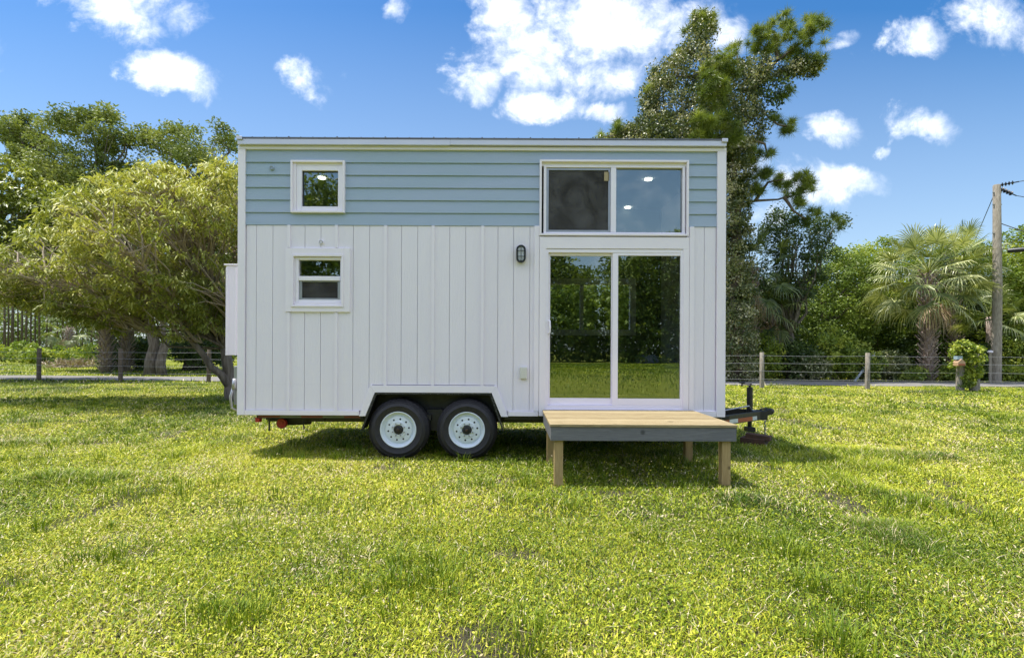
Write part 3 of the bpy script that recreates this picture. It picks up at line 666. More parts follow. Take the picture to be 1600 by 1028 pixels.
for i in range(5):
    (x0, z0), (x1, z1) = pl[i], pl[i+1]; fe.add([(x0+.003, FACE+.02, z0), (x1+.003, FACE+.02, z1), (x1+.003, FACE+.3, z1), (x0+.003, FACE+.3, z0)], [(0, 1, 2, 3)])
def diamond():
    m = bpy.data.materials.new('diamond_plate'); m.use_nodes = True; n = m.node_tree; N = n.nodes.new; L = n.links.new; b = n.nodes['Principled BSDF']
    b.inputs['Base Color'].default_value = (.03, .032, .035, 1); b.inputs['Roughness'].default_value = .4
    t = N('ShaderNodeTexCoord'); vo = N('ShaderNodeTexVoronoi'); vo.inputs['Scale'].default_value = 70; L(t.outputs['Object'], vo.inputs['Vector'])
    cr = N('ShaderNodeValToRGB'); cr.color_ramp.elements[0].position = .12; cr.color_ramp.elements[0].color = (.2, .2, .21, 1); cr.color_ramp.elements[1].position = .3; cr.color_ramp.elements[1].color = (.018, .018, .02, 1)
    L(vo.outputs['Distance'], cr.inputs[0]); L(cr.outputs[0], b.inputs['Base Color']); return m
fe.build('fender', diamond(), house)
wb = MB(); wb.box(WA[0]-.0, WD[0]+.0, FACE+.3, FACE+.33, ZB-.08, WB[1]+.02); wb.box(WA[0], WD[0], FACE+.03, FACE+.3, WB[1]+.001, WB[1]+.018)
wb.box(WA[0]-.02, WA[0]-.001, FACE+.03, FACE+.3, ZB, WB[1]); wb.box(WD[0]+.001, WD[0]+.02, FACE+.03, FACE+.3, ZB, WB[1])
wb.box((wx0+wx1)/2-.1, (wx0+wx1)/2+.1, FACE+.2, FACE+.28, .35, .62)
wb.build('wheel_well', black, house)
ch = MB(); zc0, zc1 = ZB-.075, ZB-.004
for y in (FACE+.33, YB-.42): ch.box(XL+.22, XR+.02, y, y+.06, zc0-.05, zc1)
ch.box(XL+.22, WA[0]-.04, FACE+.05, FACE+.1, fz(656), zc1); ch.box(WD[0]+.04, XR-.03, FACE+.05, FACE+.1, fz(656), zc1)
for i in range(9):
    x = XL+.3+i*.68; ch.box(x, x+.06, FACE+.12, YB-.1, zc0, zc1-.001)
for x in (wx0, wx1): ch.tube([(x, FACE+.1, tyre_r), (x, YB-.1, tyre_r)], .035, 10)
ch.build('chassis', black, house)
tp = MB(); tq = MB()
xx = XL+.24; k = 0
while xx < WA[0]-.1:
    MB().box(xx, min(xx+.27, WA[0]-.08), FACE+.044, FACE+.0499, fz(654.6), fz(651.6)).build('reflective_tape', mat('rust_tape', (.22, .06, .025), .6, (.14, .04, .02), 9) if k % 2 == 0 else mat('olive_tape', (.16, .17, .09), .6, (.12, .13, .07), 9), house); xx += .27; k += 1
# rear: lights, stabiliser jack
q = P(404, 655, 6.6); MB().box(q[0]-.02, q[0]+.035, 6.55, 6.62, q[2]-.03, q[2]+.03).build('marker_light', redp, house, bevel=.004)
sj = MB(); q = P(462, 661, 6.9)
sj.tube([(q[0]-.22, 6.9, q[2]), (q[0]+.2, 6.9, q[2]+.02)], .035, 12); sj.box(q[0]-.25, q[0]+.1, 6.86, 6.94, q[2]+.03, q[2]+.1)
sj.tube([(q[0]-.28, 6.75, q[2]+.06), (q[0]-.28, 6.75, q[2]-.08)], .012, 6); sj.tube([(q[0]+.16, 6.75, q[2]+.06), (q[0]+.17, 6.75, q[2]-.06)], .01, 6)
sj.build('stabiliser', black, house)
q = P(441, 661, 6.78); MB().lathe_y((q[0], 6.76, q[2]), [(0, -.02), (.03, -.02), (.035, -.012), (.06, -.014), (.068, 0), (.066, .03)], 24).build('jack_wheel', redp, house, auto=30)
# --- tongue
YT = FACE + 1.27
tg = MB(); tipx = P(1204, 643, YT)[0]; zt_ = P(1190, 650, 7.6)[2]
for s in (-1, 1): tg.obox((XR-.25, YT+s*1.0, zt_-.005), (tipx-.22, YT+s*.10, zt_+.0), .05, .13)
tg.box(tipx-.32, tipx-.1, YT-.12, YT+.12, zt_-.065, zt_+.065); tg.box(XR-.02, XR+.3, YT-.7, YT+.7, zt_+.02, zt_+.06)
tg.obox((tipx-.12, YT, zt_+.02), (tipx+.0, YT, zt_+.05), .09, .08); tg.tube([(tipx-.03, YT, zt_+.06), (tipx+.03, YT, zt_+.045)], .045, 12); tg.tube([(tipx-.16, YT, zt_+.08), (tipx-.05, YT, zt_+.10)], .014, 6)
tongue = tg.build('tongue', black, house, bevel=.003)
tpA = MB(); tpB = MB()
A = Vector((XR-.25, YT-1.0, zt_)); B = Vector((tipx-.22, YT-.10, zt_)); dd = (B-A).normalized(); off = dd.cross(Vector((0, 0, 1))).normalized(); off = off if off.y < 0 else -off
def tape(m_, t0, t1): MB().obox(A+dd*t0+off*.0275-Vector((0, 0, .025)), A+dd*t1+off*.0275-Vector((0, 0, .025)), .004, .055).build('reflective_tape', m_, house)
Ln = (B-A).length
tape(orange, Ln*.12, Ln*.46); tape(silver, Ln*.462, Ln*.6); tape(orange, Ln*.602, Ln*.85); tape(silver, Ln*.852, Ln*.93)
jx = P(1171.5, 620, YT)[0]; jk = MB(); zj1 = P(1171, 605, YT)[2]
jk.tube([(jx, YT, .26), (jx, YT, zt_+.02)], .030, 14); jk.tube([(jx, YT, zt_+.0), (jx, YT, zj1)], .043, 16); jk.tube([(jx, YT, zj1), (jx, YT, zj1+.03)], .018, 10)
jack = jk.build('jack', black, house, auto=40)
ck = MB(); ck.tube([(jx, YT, zj1+.025), (jx-.02, YT-.1, zj1+.055), (jx-.17, YT-.12, zj1+.06)], .007, 6); ck.tube([(jx-.17, YT-.12, zj1+.02), (jx-.17, YT-.12, zj1+.075)], .012, 8); ck.tube([(jx-.21, YT-.12, zj1+.075), (jx-.13, YT-.12, zj1+.075)], .012, 8)
ck.build('crank', black, jack)
cb = MB(); cb.tube([(XR+.02, YT-.3, zt_+.12), (XR+.2, YT-.25, zt_+.05), (jx-.1, YT-.2, zt_+.15), (jx-.02, YT-.1, zt_+.08), (jx+.1, YT, zt_+.05)], .012, 8)
for i in range(7):
    zz = zt_-.07-i*.03; cb.tube([(tipx-.14, YT-.12+(.008 if i % 2 else -.008), zz), (tipx-.14, YT-.12+(.008 if i % 2 else -.008), zz-.032)], .009 if i % 2 else .013, 6)
cb.tube([(XR+.3, YT-.5, zt_-.06), (XR+.34, YT-.5, zt_-.14), (XR+.42, YT-.42, zt_-.16), (XR+.5, YT-.34, zt_-.07)], .011, 6)
cb.build('safety_chain', galv, house)
# --- rear storage box, service panel
sb = MB(); bx0 = P(353, 480, FACE+.45)[0]; bz0 = P(360, 555, FACE+.45)[2]; bz1 = P(360, 415, FACE+.45)[2]
sb.box(bx0, XL+.018, FACE+.45, FACE+1.4, bz0, bz1)
box = sb.build('storage_box', white, house, bevel=.006)
cmx = bx0+.12; MB().box(bx0+.0, bx0+.03, FACE+.443, FACE+.4495, bz0, bz1-.03).build('edge_trim', white_flat, box); MB().box(cmx, cmx+.025, FACE+.443, FACE+.4495, bz0, bz1-.03).build('edge_trim', white_flat, box)
MB().box(bx0-.02, XL+.017, FACE+.43, FACE+1.42, bz1+.001, bz1+.02).build('lid', white_flat, box, bevel=.003)
q0 = P(363, 572, FACE+.3); q1 = P(363, 642, FACE+.3)
pn = MB().box(q0[0]+.02, XL+.018, FACE+.3, FACE+.62, q1[2]+.08, q0[2]).build('service_panel', galv, house, bevel=.006)
cn = MB(); cn.tube([(q0[0]+.05, FACE+.27, q0[2]-.2), (q0[0]-.0, FACE+.26, q0[2]-.4), (q0[0]+.01, FACE+.27, q1[2]+.04), (q0[0]+.1, FACE+.3, q1[2]-.01)], .018, 10); cn.tube([(q0[0]+.06, FACE+.25, q0[2]-.16), (q0[0]+.05, FACE+.25, q0[2]-.3)], .028, 12)
cn.build('conduit', galv, pn, smooth=True)

# --- block under the jack
wdk = mat('rusty_brown', (.12, .06, .035), .8, (.06, .035, .025), 9, bump=.6)
bk_ = MB(); bk_.obox((jx-.10, YT-.12, .16), (jx+.16, YT-.32, .14), .15, .07); bk_.obox((jx-.13, YT-.05, .075), (jx+.13, YT-.25, .075), .28, .11)
q = (jx, YT-.1, 0); tb_ = bk_.build('wooden_block', wdk, None, bevel=.006, origin=q)
tag(tb_, 'rusty brown block on the grass under the trailer jack', 'block')
MB().box(jx-.06, jx+.06, YT-.07, YT+.07, .2, .26).build('jack_foot', black, jack, bevel=.004)
#%%DECK
# ================================================================= low wooden deck
dx0, dx1 = .390, 2.245; dyf, dyb = 5.2, FACE-.03; dzt = .650
deck = thing('wooden_deck', 'low wooden deck with pale pine boards below the sliding door', 'deck', ((dx0+dx1)/2, (dyf+dyb)/2, 0))
def wood(name, c1, c2, str_, knot=0, rough=.7, bump=.4):
    m = bpy.data.materials.new(name); m.use_nodes = True; n = m.node_tree; n.nodes.clear(); N = n.nodes.new; L = n.links.new
    b = N('ShaderNodeBsdfPrincipled'); b.inputs['Roughness'].default_value = rough; b.inputs['Specular IOR Level'].default_value = .25
    t = N('ShaderNodeTexCoord'); mp = N('ShaderNodeMapping'); mp.inputs['Scale'].default_value = str_; L(t.outputs['Object'], mp.inputs[0])
    nn = N('ShaderNodeTexNoise'); nn.inputs['Scale'].default_value = 5; nn.inputs['Detail'].default_value = 7; nn.inputs['Distortion'].default_value = 1.2; L(mp.outputs[0], nn.inputs['Vector'])
    gi = N('ShaderNodeObjectInfo'); ad = N('ShaderNodeMath'); ad.operation = 'MULTIPLY_ADD'; ad.inputs[1].default_value = .22; L(gi.outputs['Random'], ad.inputs[0]); L(nn.outputs['Fac'], ad.inputs[2])
    cr = N('ShaderNodeValToRGB'); cr.color_ramp.elements[0].position = .35; cr.color_ramp.elements[0].color = (*c1, 1); cr.color_ramp.elements[1].position = .9; cr.color_ramp.elements[1].color = (*c2, 1); L(ad.outputs[0], cr.inputs[0])
    src = cr.outputs[0]
    if knot:
        vo = N('ShaderNodeTexVoronoi'); vo.inputs['Scale'].default_value = knot; L(t.outputs['Object'], vo.inputs['Vector'])
        kr = N('ShaderNodeMapRange'); kr.inputs['From Min'].default_value = .05; kr.inputs['From Max'].default_value = .13; kr.inputs['To Min'].default_value = .3; L(vo.outputs['Distance'], kr.inputs[0])
        mm = N('ShaderNodeMix'); mm.data_type = 'RGBA'; mm.blend_type = 'MULTIPLY'; mm.inputs[0].default_value = .8; L(src, mm.inputs[6]); L(kr.outputs[0], mm.inputs[7]); src = mm.outputs[2]
    L(src, b.inputs['Base Color']); bp = N('ShaderNodeBump'); bp.inputs['Strength'].default_value = bump; bp.inputs['Distance'].default_value = .004; L(nn.outputs['Fac'], bp.inputs['Height']); L(bp.outputs[0], b.inputs['Normal'])
    o = N('ShaderNodeOutputMaterial'); L(b.outputs[0], o.inputs[0]); return m
pine = wood('pine_boards', (.20, .145, .07), (.44, .36, .205), (1, 12, 12), knot=3.1)
greyw = wood('weathered_board', (.10, .102, .11), (.19, .19, .198), (1, 12, 14), knot=4)
post_w = wood('treated_post', (.30, .20, .085), (.46, .34, .16), (10, 10, 1), knot=5)
nb = 9; bw = (dyb-dyf+.01)/nb
for i in range(nb):
    MB().box(dx0-.008, dx1+.010, dyf-.012+i*bw, dyf-.012+(i+1)*bw-.007, dzt-.026, dzt).build('deck_board', pine, deck, bevel=.003)
MB().box(dx0, dx1+.003, dyf, dyf+.038, dzt-.166, dzt-.0265).build('rim_board', greyw, deck, bevel=.003)
for x in (dx0, dx1-.035): MB().box(x, x+.038, dyf+.0385, dyb-.0, dzt-.166, dzt-.0265).build('rim_board', greyw, deck, bevel=.003)
jo = MB(); jo.box(dx0+.04, dx1-.04, dyb-.04, dyb, dzt-.166, dzt-.0265)
for i in range(1, 5): x = dx0+i*(dx1-dx0)/5; jo.box(x, x+.038, dyf+.04, dyb-.042, dzt-.166, dzt-.0265)
jo.build('joist', post_w, deck)
for x, y in ((dx0+.041, dyf+.0395), (dx1-.035-.091, dyf+.0395), (dx0+.041, dyb-.132), (dx1-.035-.091, dyb-.132)):
    MB().box(x, x+.089, y, y+.089, -.05, dzt-.027).build('leg', post_w, deck, bevel=.004)
#%%VEG
# ================================================================= vegetation helpers
def leafcloud(C, k, r, size, droop=.0, aspect=.5, tint=None, tvar=.15, flat=.0, squash=.8):
    """k leaves round each clump centre C (N,3); folded diamond leaves"""
    N_ = len(C); n = N_*k
    r = np.repeat(np.broadcast_to(r, (N_,)), k)
    d = rng.normal(size=(n, 3)); d /= np.linalg.norm(d, axis=1)[:, None]; rad = r*rng.random(n)**.45
    p = np.repeat(C, k, 0) + d*rad[:, None]*np.array([1, 1, squash])
    ax = rng.normal(size=(n, 3)) + d*.6; ax[:, 2] = ax[:, 2]*(1-flat) - droop*1.6; ax /= np.linalg.norm(ax, axis=1)[:, None]
    sd_ = np.cross(ax, rng.normal(size=(n, 3)) + np.array([0, 0, .8*flat])); sd_ /= np.linalg.norm(sd_, axis=1)[:, None]
    nm = np.cross(ax, sd_); L_ = size*(.6+.8*rng.random(n)); W_ = L_*aspect
    V = np.empty((n, 4, 3)); V[:, 0] = p; V[:, 1] = p + ax*(L_*.5)[:, None] + sd_*(W_*.5)[:, None] + nm*(L_*.08)[:, None]
    V[:, 2] = p + ax*L_[:, None]; V[:, 3] = p + ax*(L_*.5)[:, None] - sd_*(W_*.5)[:, None] + nm*(L_*.08)[:, None]
    t = np.repeat(rng.random(N_) if tint is None else tint, k)*.7 + .15 + tvar*(rng.random(n)-.5)*2
    return V.reshape(-1, 3), np.full(n, 4), np.arange(n*4), np.repeat(np.clip(t, 0, 1), 4)
def rosettes(C, k, size, aspect, tint, spread=.07, down=.55):
    N_ = len(C); n = N_*k; a = rng.random(n)*2*np.pi; p = np.repeat(C, k, 0) + rng.normal(size=(n, 3))*np.array([spread, spread, spread*.8])
    ax = np.stack([np.cos(a), np.sin(a), -down + .45*rng.normal(size=n)], 1); ax /= np.linalg.norm(ax, axis=1)[:, None]
    sd_ = np.stack([-np.sin(a), np.cos(a), .35*rng.normal(size=n)], 1); sd_ /= np.linalg.norm(sd_, axis=1)[:, None]
    L_ = size*(.65+.6*rng.random(n)); W_ = L_*aspect; V = np.empty((n, 4, 3)); dn = np.array([0, 0, -1.])*(L_*.16)[:, None]
    V[:, 0] = p; V[:, 1] = p+ax*(L_*.45)[:, None]+sd_*(W_*.5)[:, None]; V[:, 2] = p+ax*L_[:, None]+dn; V[:, 3] = p+ax*(L_*.45)[:, None]-sd_*(W_*.5)[:, None]
    t = np.repeat(tint, k)*.75+.12+.26*(rng.random(n)-.5)
    return V.reshape(-1, 3), np.full(n, 4), np.arange(n*4), np.repeat(np.clip(t, 0, 1), 4)
def inpoly(poly, x, y):
    poly = np.asarray(poly, float); c = np.zeros(len(x), bool); j = len(poly)-1
    for i in range(len(poly)):
        xi, yi = poly[i]; xj, yj = poly[j]
        c ^= ((yi > y) != (yj > y)) & (x < (xj-xi)*(y-yi)/((yj-yi) or 1e-9)+xi); j = i
    return c
def edgedist(poly, x, y):
    poly = np.asarray(poly, float); best = np.full(len(x), 1e9)
    for i in range(len(poly)):
        a = poly[i]; b = poly[(i+1) % len(poly)]; ab = b-a; t = np.clip(((x-a[0])*ab[0]+(y-a[1])*ab[1])/(ab@ab+1e-9), 0, 1)
        best = np.minimum(best, np.hypot(x-a[0]-t*ab[0], y-a[1]-t*ab[1]))
    return best
def crown_points(poly, D, thick, n, gaps=.0, gap_s=40, seed=0):
    """clump centres filling a crown whose outline (as seen) is poly; depth swells away from the outline"""
    poly = np.asarray(poly, float); lo = poly.min(0); hi = poly.max(0); out = []
    while sum(len(o) for o in out) < n:
        x = rng.uniform(lo[0], hi[0], n*2); y = rng.uniform(lo[1], hi[1], n*2); k = inpoly(poly, x, y)
        if gaps: k &= vnoise(x+500+seed*37, y+500, gap_s, seed+20) > gaps
        x, y = x[k], y[k]; e = edgedist(poly, x, y); sw = np.sqrt(np.clip(e/ (FPX*thick/D), 0.03, 1))
        d = D + thick*sw*(rng.random(len(x))*2-1)
        out.append(np.stack([((x-800)+ROLL*(y-HZ))*D/FPX, d, EYE-((y-HZ)-ROLL*(x-800))*D/FPX], 1))
    return np.concatenate(out)[:n]
def curve(a, b, sag=.0, n=5, jit=.0):
    a, b = np.asarray(a, float), np.asarray(b, float); L_ = np.linalg.norm(b-a); o = []
    for i in range(n):
        t = i/(n-1); p = a+(b-a)*t; p = p + np.array([0, 0, sag*L_*math.sin(math.pi*t)])
        if 0 < i < n-1: p = p + rng.normal(size=3)*jit*L_
        o.append(p)
    return o
bark_o = mat('oak_bark', (.10, .08, .06), .9, (.24, .20, .165), 5, (3, 3, .6), bump=1, bscale=14, contrast=.35)
bark_p = mat('pine_bark', (.11, .075, .055), .9, (.20, .155, .12), 6, (3, 3, 1), bump=1, bscale=12, contrast=.35)
twig_m = mat('twig', (.30, .235, .17), .85, (.44, .36, .28), 9)
def tree(name, label, base, fork, trunk_r, poly, D, thick, ncl, k, r, size, m, group=None, droop=0, aspect=.5, gaps=0, gap_s=40, limbs=14, bark=bark_o, seed=0, twigs=0, flat=.45, ros=False, limb_k=.5, cat='tree', lean=None, extra_trunks=(), skirt=None):
    t = thing(name, label, cat, base, group)
    C = crown_points(poly, D, thick, ncl, gaps, gap_s, seed)
    tb = MB(); base = np.asarray(base, float); fork = np.asarray(fork, float)
    path = curve(base-np.array([0, 0, .05]), fork, 0, 6, .02)
    tb.tube([tuple(p) for p in path], [trunk_r*1.5, trunk_r*1.1, trunk_r, trunk_r*.95, trunk_r*.9, trunk_r*.8], 12)
    for e in extra_trunks: tb.tube([tuple(p) for p in curve(e[0], e[1], 0, 6, .02)], list(np.linspace(e[2], e[2]*.55, 6)), 10)
    tips = C[rng.choice(len(C), min(limbs, len(C)), replace=False)]
    for q in tips:
        tb.tube([tuple(p) for p in curve(fork, q, .1, 6, .04)], list(np.linspace(trunk_r*limb_k, trunk_r*.06, 6)), 6, cap=False)
    tb.build('trunk', bark, t, smooth=True)
    if twigs:
        tw = MB()
        for q in C[rng.choice(len(C), min(twigs, len(C)), replace=False)]:
            j = tips[np.argmin(np.linalg.norm(tips-q, axis=1))]; a = fork + (j-fork)*rng.uniform(.45, .95)
            tw.tube([tuple(p) for p in curve(a, q, .08, 4, .05)], [.022, .016, .011, .006], 4, cap=False)
        tw.build('twigs', twig_m, t)
    zt = (C[:, 2]-C[:, 2].min())/(np.ptp(C[:, 2])+.01)
    tint = np.clip(vnoise(C[:, 0]*1.0+70, C[:, 2]+70, 1.6, seed+3)*.7+.3*rng.random(len(C)), 0, 1)
    V, S, I, T = rosettes(C, k, size, aspect, tint) if ros else leafcloud(C, k, r*(.6+.8*rng.random(len(C))), size, droop, aspect, tint, flat=flat)
    cr = np_mesh('crown', V, S, I, m, t, tint=T)
    return t
leaf_yel = ramp_leaf('leaf_yellow_green', [(0, (.10, .14, .035)), (.35, (.30, .33, .075)), (.65, (.56, .54, .16)), (1, (.86, .74, .42))], rough=.5, trans=.24, spec=.35)
leaf_olive = ramp_leaf('leaf_olive', [(0, (.07, .10, .025)), (.5, (.22, .26, .05)), (1, (.50, .50, .12))], rough=.4, trans=.3, spec=.5)
leaf_oak = ramp_leaf('leaf_oak', [(0, (.05, .075, .02)), (.5, (.22, .27, .07)), (1, (.46, .46, .14))], rough=.5, trans=0.224, spec=.35)
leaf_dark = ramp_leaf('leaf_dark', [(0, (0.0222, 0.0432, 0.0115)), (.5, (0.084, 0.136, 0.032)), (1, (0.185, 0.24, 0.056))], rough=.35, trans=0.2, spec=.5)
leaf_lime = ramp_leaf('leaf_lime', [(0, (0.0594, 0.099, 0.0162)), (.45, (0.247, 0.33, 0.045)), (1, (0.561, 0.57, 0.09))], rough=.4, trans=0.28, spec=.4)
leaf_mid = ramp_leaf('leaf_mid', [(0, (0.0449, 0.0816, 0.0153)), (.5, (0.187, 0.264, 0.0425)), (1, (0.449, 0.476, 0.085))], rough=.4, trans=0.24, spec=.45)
leaf_vine = ramp_leaf('leaf_vine', [(0, (.04, .065, .02)), (.45, (.15, .18, .06)), (.75, (.36, .35, .18)), (1, (.70, .62, .44))], rough=.4, trans=.2, spec=.5)
needle = ramp_leaf('pine_needles', [(0, (.05, .08, .014)), (.5, (.16, .215, .035)), (1, (.42, .45, .08))], rough=.45, trans=.3, spec=.4)
frond_m = ramp_leaf('palm_frond', [(0, (.05, .08, .018)), (.4, (.15, .19, .05)), (.7, (.33, .36, .12)), (.86, (.60, .60, .30)), (.93, (.36, .25, .15)), (1, (.48, .34, .23))], rough=.38, trans=.18, spec=.5)

# ---- left: spreading yellow-green tree in front
b = P(366, 628, 14.0); b[2] = 0
A_poly = [(-90, 395), (-40, 380), (0, 392), (30, 400), (55, 392), (70, 365), (100, 350), (112, 322), (138, 310), (150, 285), (178, 296), (200, 272), (235, 276), (255, 260), (300, 266), (330, 256), (365, 262), (400, 262), (440, 290), (450, 400), (400, 470), (368, 480), (352, 520), (325, 500), (310, 520), (290, 530), (275, 500), (258, 530), (235, 490), (205, 500), (180, 480), (165, 520), (128, 512), (105, 485), (60, 490), (20, 470), (-60, 490), (-110, 430)]
tree('spreading_tree', 'spreading tree with drooping yellow green leaves beside the storage box', tuple(b), tuple(P(352, 545, 14.0)), .15, A_poly, 13.3, 4.3, 2300, 19, .2, .155, leaf_yel,
     ros=True, limb_k=.26, aspect=.30, gaps=.43, gap_s=19, limbs=36, twigs=1100, seed=1, extra_trunks=[(P(362, 610, 14.0), P(285, 505, 13.2), .11), (P(357, 560, 14.2), P(345, 470, 14.6), .09)])
# ---- left: big trees behind the road
def G(px, D): 
    p = P(px, 600, D); p[2] = 0; return p
tree('tall_oak', 'tallest green oak rising at the far left behind the yellow green tree', tuple(G(178, 34)), tuple(P(125, 400, 33)), .3,
     [(5, 222), (28, 180), (75, 172), (82, 158), (110, 172), (160, 165), (185, 185), (200, 215), (192, 240), (215, 275), (230, 320), (220, 440), (120, 480), (40, 460), (40, 330), (60, 290), (25, 262), (40, 240)],
     33, 3.4, 1000, 72, .46, .19, leaf_oak, gaps=.38, gap_s=17, limbs=40, twigs=120, seed=2, aspect=.5)
tree('round_oak', 'dark green round topped oak just left of the house roof', tuple(G(300, 34)), tuple(P(300, 420, 34)), .4,
     [(205, 250), (215, 205), (238, 192), (255, 212), (270, 200), (300, 202), (335, 188), (362, 205), (380, 235), (420, 260), (420, 420), (300, 470), (215, 440)],
     34, 3.2, 800, 66, .46, .19, leaf_oak, gaps=.36, gap_s=16, limbs=34, twigs=80, seed=3)
tree('left_edge_tree', 'olive green leafy tree cut by the left edge of the view', tuple(G(-60, 24)), tuple(P(-35, 430, 24)), .2,
     [(-120, 250), (-40, 228), (0, 242), (30, 252), (60, 275), (85, 285), (120, 300), (170, 320), (170, 400), (90, 460), (0, 470), (-100, 470)],
     22, 3.2, 1700, 17, .3, .2, leaf_olive, ros=True, gaps=.28, gap_s=18, limbs=26, twigs=60, seed=4)
tree('broad_oak', 'broad oak with a split grey trunk behind the roadside fence', tuple(G(238, 27.5)), tuple(P(238, 470, 27.5)), .27,
     [(120, 380), (180, 350), (300, 350), (400, 380), (420, 450), (370, 520), (345, 505), (300, 480), (270, 500), (200, 470), (140, 490)],
     28.5, 2.6, 480, 52, .45, .18, leaf_dark, gaps=.25, gap_s=30, limbs=22, seed=5, extra_trunks=[(G(253, 27.3), P(256, 500, 27.4), .26)])

# ---- palms
def fan(org, d, pet, blade, nseg, droop, brown=False, tint=.5):
    """one costapalmate frond: stalk + drooping segments; returns mesh pieces"""
    d = np.asarray(d, float); d /= np.linalg.norm(d); up = np.array([0, 0, 1.]); sd_ = np.cross(d, up); sd_ /= (np.linalg.norm(sd_)+1e-6); rl = rng.uniform(-.6, .6); sd_ = sd_*math.cos(rl) + np.cross(d, sd_)*math.sin(rl); nm = np.cross(sd_, d)
    Vs = []; S = []; I = []; T = []
    def strip(pts, wds, sv, t):
        b_ = len(Vs)
        for p, w_ in zip(pts, wds): Vs.append(p-sv*w_/2); Vs.append(p+sv*w_/2); T.append(t); T.append(t)
        for i in range(len(pts)-1): S.append(4); I.extend([b_+2*i, b_+2*i+1, b_+2*i+3, b_+2*i+2])
    tip = org + d*pet + np.array([0, 0, -droop*pet*.35]); mid = org + d*pet*.5 + np.array([0, 0, -droop*pet*.05])
    strip([org, mid, tip], [.05, .035, .03], sd_, tint); strip([org, mid, tip], [.04, .03, .025], nm, tint)
    d2 = (tip-mid); d2 /= np.linalg.norm(d2); nm2 = np.cross(sd_, d2)
    for i in range(nseg):
        a = (i/(nseg-1)-.5)*math.radians(230); L_ = blade*(1-.35*abs(a)/2.0)*rng.uniform(.9, 1.05)
        sdir = d2*math.cos(a) + sd_*math.sin(a) + nm2*(.25*math.cos(a*1.0)); sdir /= np.linalg.norm(sdir)
        o_ = tip + d2*.12*math.cos(a/2)
        dj = droop*rng.uniform(.5, 1.5); p1 = o_ + sdir*L_*.36; p2 = o_ + sdir*L_*.70 + np.array([0, 0, -L_*.12*dj]); p3 = o_ + sdir*L_*(.98-.12*dj) + np.array([0, 0, -L_*(.08+.42*dj)])
        sv = np.cross(sdir, nm2); sv /= np.linalg.norm(sv)+1e-6; sv = sv + nm2*rng.uniform(-.5, .5)
        strip([o_, p1, p2, p3], [.015, .05, .034, .006], sv, np.clip(tint+rng.uniform(-.28, .28), 0 if not brown else .91, 1 if brown else .86))
    return np.array(Vs), np.array(S), np.array(I), np.array(T)
boot_m = mat('palm_boot', (.20, .14, .115), .85, (.46, .37, .31), 9, (2, 2, 1), bump=.8, contrast=.4)
def palm(label, base, height, r, nfr, pet, blade, group='cabbage palms', dead=5, boots=True, tint0=.35, top_tint=.4, low=-.9):
    t = thing('cabbage_palm', label, 'palm tree', tuple(base), group); base = np.asarray(base, float)
    m_ = MB(); m_.tube([tuple(p) for p in curve(base-np.array([0, 0, .05]), base+np.array([0, 0, height]), 0, 6, .006)], r, 14); m_.build('trunk', boot_m, t, smooth=True)
    if boots:
        bm = MB(); nb_ = int(height*34)
        for i in range(nb_):
            z = height*(i+.5)/nb_; a = i*2.399; c, s = math.cos(a), math.sin(a); L_ = rng.uniform(.35, .62)*min(1, r/.18)
            p0 = base+np.array([c*r*.8, s*r*.8, z-.1]); p1 = p0+np.array([c*L_*.62, s*L_*.62, L_*.72])
            bm.obox(tuple(p0), tuple(p1), .085, .03, up=(c, s, .2))
        bm.build('boots', boot_m, t)
    top = base+np.array([0, 0, height]); parts = []; dp = []
    for i in range(nfr):
        u_ = (i+.5)/nfr; el = math.asin(1 - u_*(1-low)); a = i*2.399+rng.uniform(-.2, .2)
        el = max(el, -1.2); d = (math.cos(a)*math.cos(el), math.sin(a)*math.cos(el), math.sin(el))
        dr = .15+.75*u_
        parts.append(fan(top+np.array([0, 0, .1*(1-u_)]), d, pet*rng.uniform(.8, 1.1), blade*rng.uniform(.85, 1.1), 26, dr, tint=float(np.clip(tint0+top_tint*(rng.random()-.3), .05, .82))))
    V, S, I, T = merge(parts); np_mesh('fronds', V, S, I, frond_m, t, tint=T)
    if dead:
        parts = []
        for i in range(dead):
            a = rng.uniform(0, 6.28) if i > 2 else rng.uniform(3.6, 5.6); d = (math.cos(a)*.45, math.sin(a)*.45, -.95)
            parts.append(fan(top-np.array([0, 0, .15]), d, pet*.55, blade*.8, 20, 1.5, True, .96))
        V, S, I, T = merge(parts); np_mesh('dead_fronds', V, S, I, frond_m, t, tint=T)
    return t
p = G(1450, 24.8); top = P(1440, 425, 24.8)[2]
palm('large sunlit fan palm with a shaggy booted trunk beyond the fence', p, top-.1, .2, 58, 1.75, 1.15, tint0=.5, top_tint=.8, low=-.62, dead=6)
p = G(1490, 28); palm('taller fan palm standing behind the large sunlit palm', p, P(1490, 405, 28)[2], .18, 30, 1.35, 1.0, tint0=.35, top_tint=.6, dead=0)
p = G(1545, 25.6); palm('small fan palm with low fronds around the utility pole', p, P(1545, 495, 25.6)[2], .13, 16, 1.05, .95, tint0=.35, low=-.2, dead=0, boots=False)
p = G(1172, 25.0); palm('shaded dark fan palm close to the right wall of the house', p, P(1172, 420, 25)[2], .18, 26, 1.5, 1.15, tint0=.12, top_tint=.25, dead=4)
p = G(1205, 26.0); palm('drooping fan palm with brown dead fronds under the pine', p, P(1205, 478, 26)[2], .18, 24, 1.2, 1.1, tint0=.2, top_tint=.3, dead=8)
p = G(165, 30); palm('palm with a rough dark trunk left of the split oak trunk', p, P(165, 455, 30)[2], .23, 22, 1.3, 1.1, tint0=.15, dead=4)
p = G(197, 31); palm('shaded palm trunk directly beside the split oak trunk', p, P(197, 460, 31)[2], .22, 22, 1.3, 1.1, tint0=.15, dead=7)
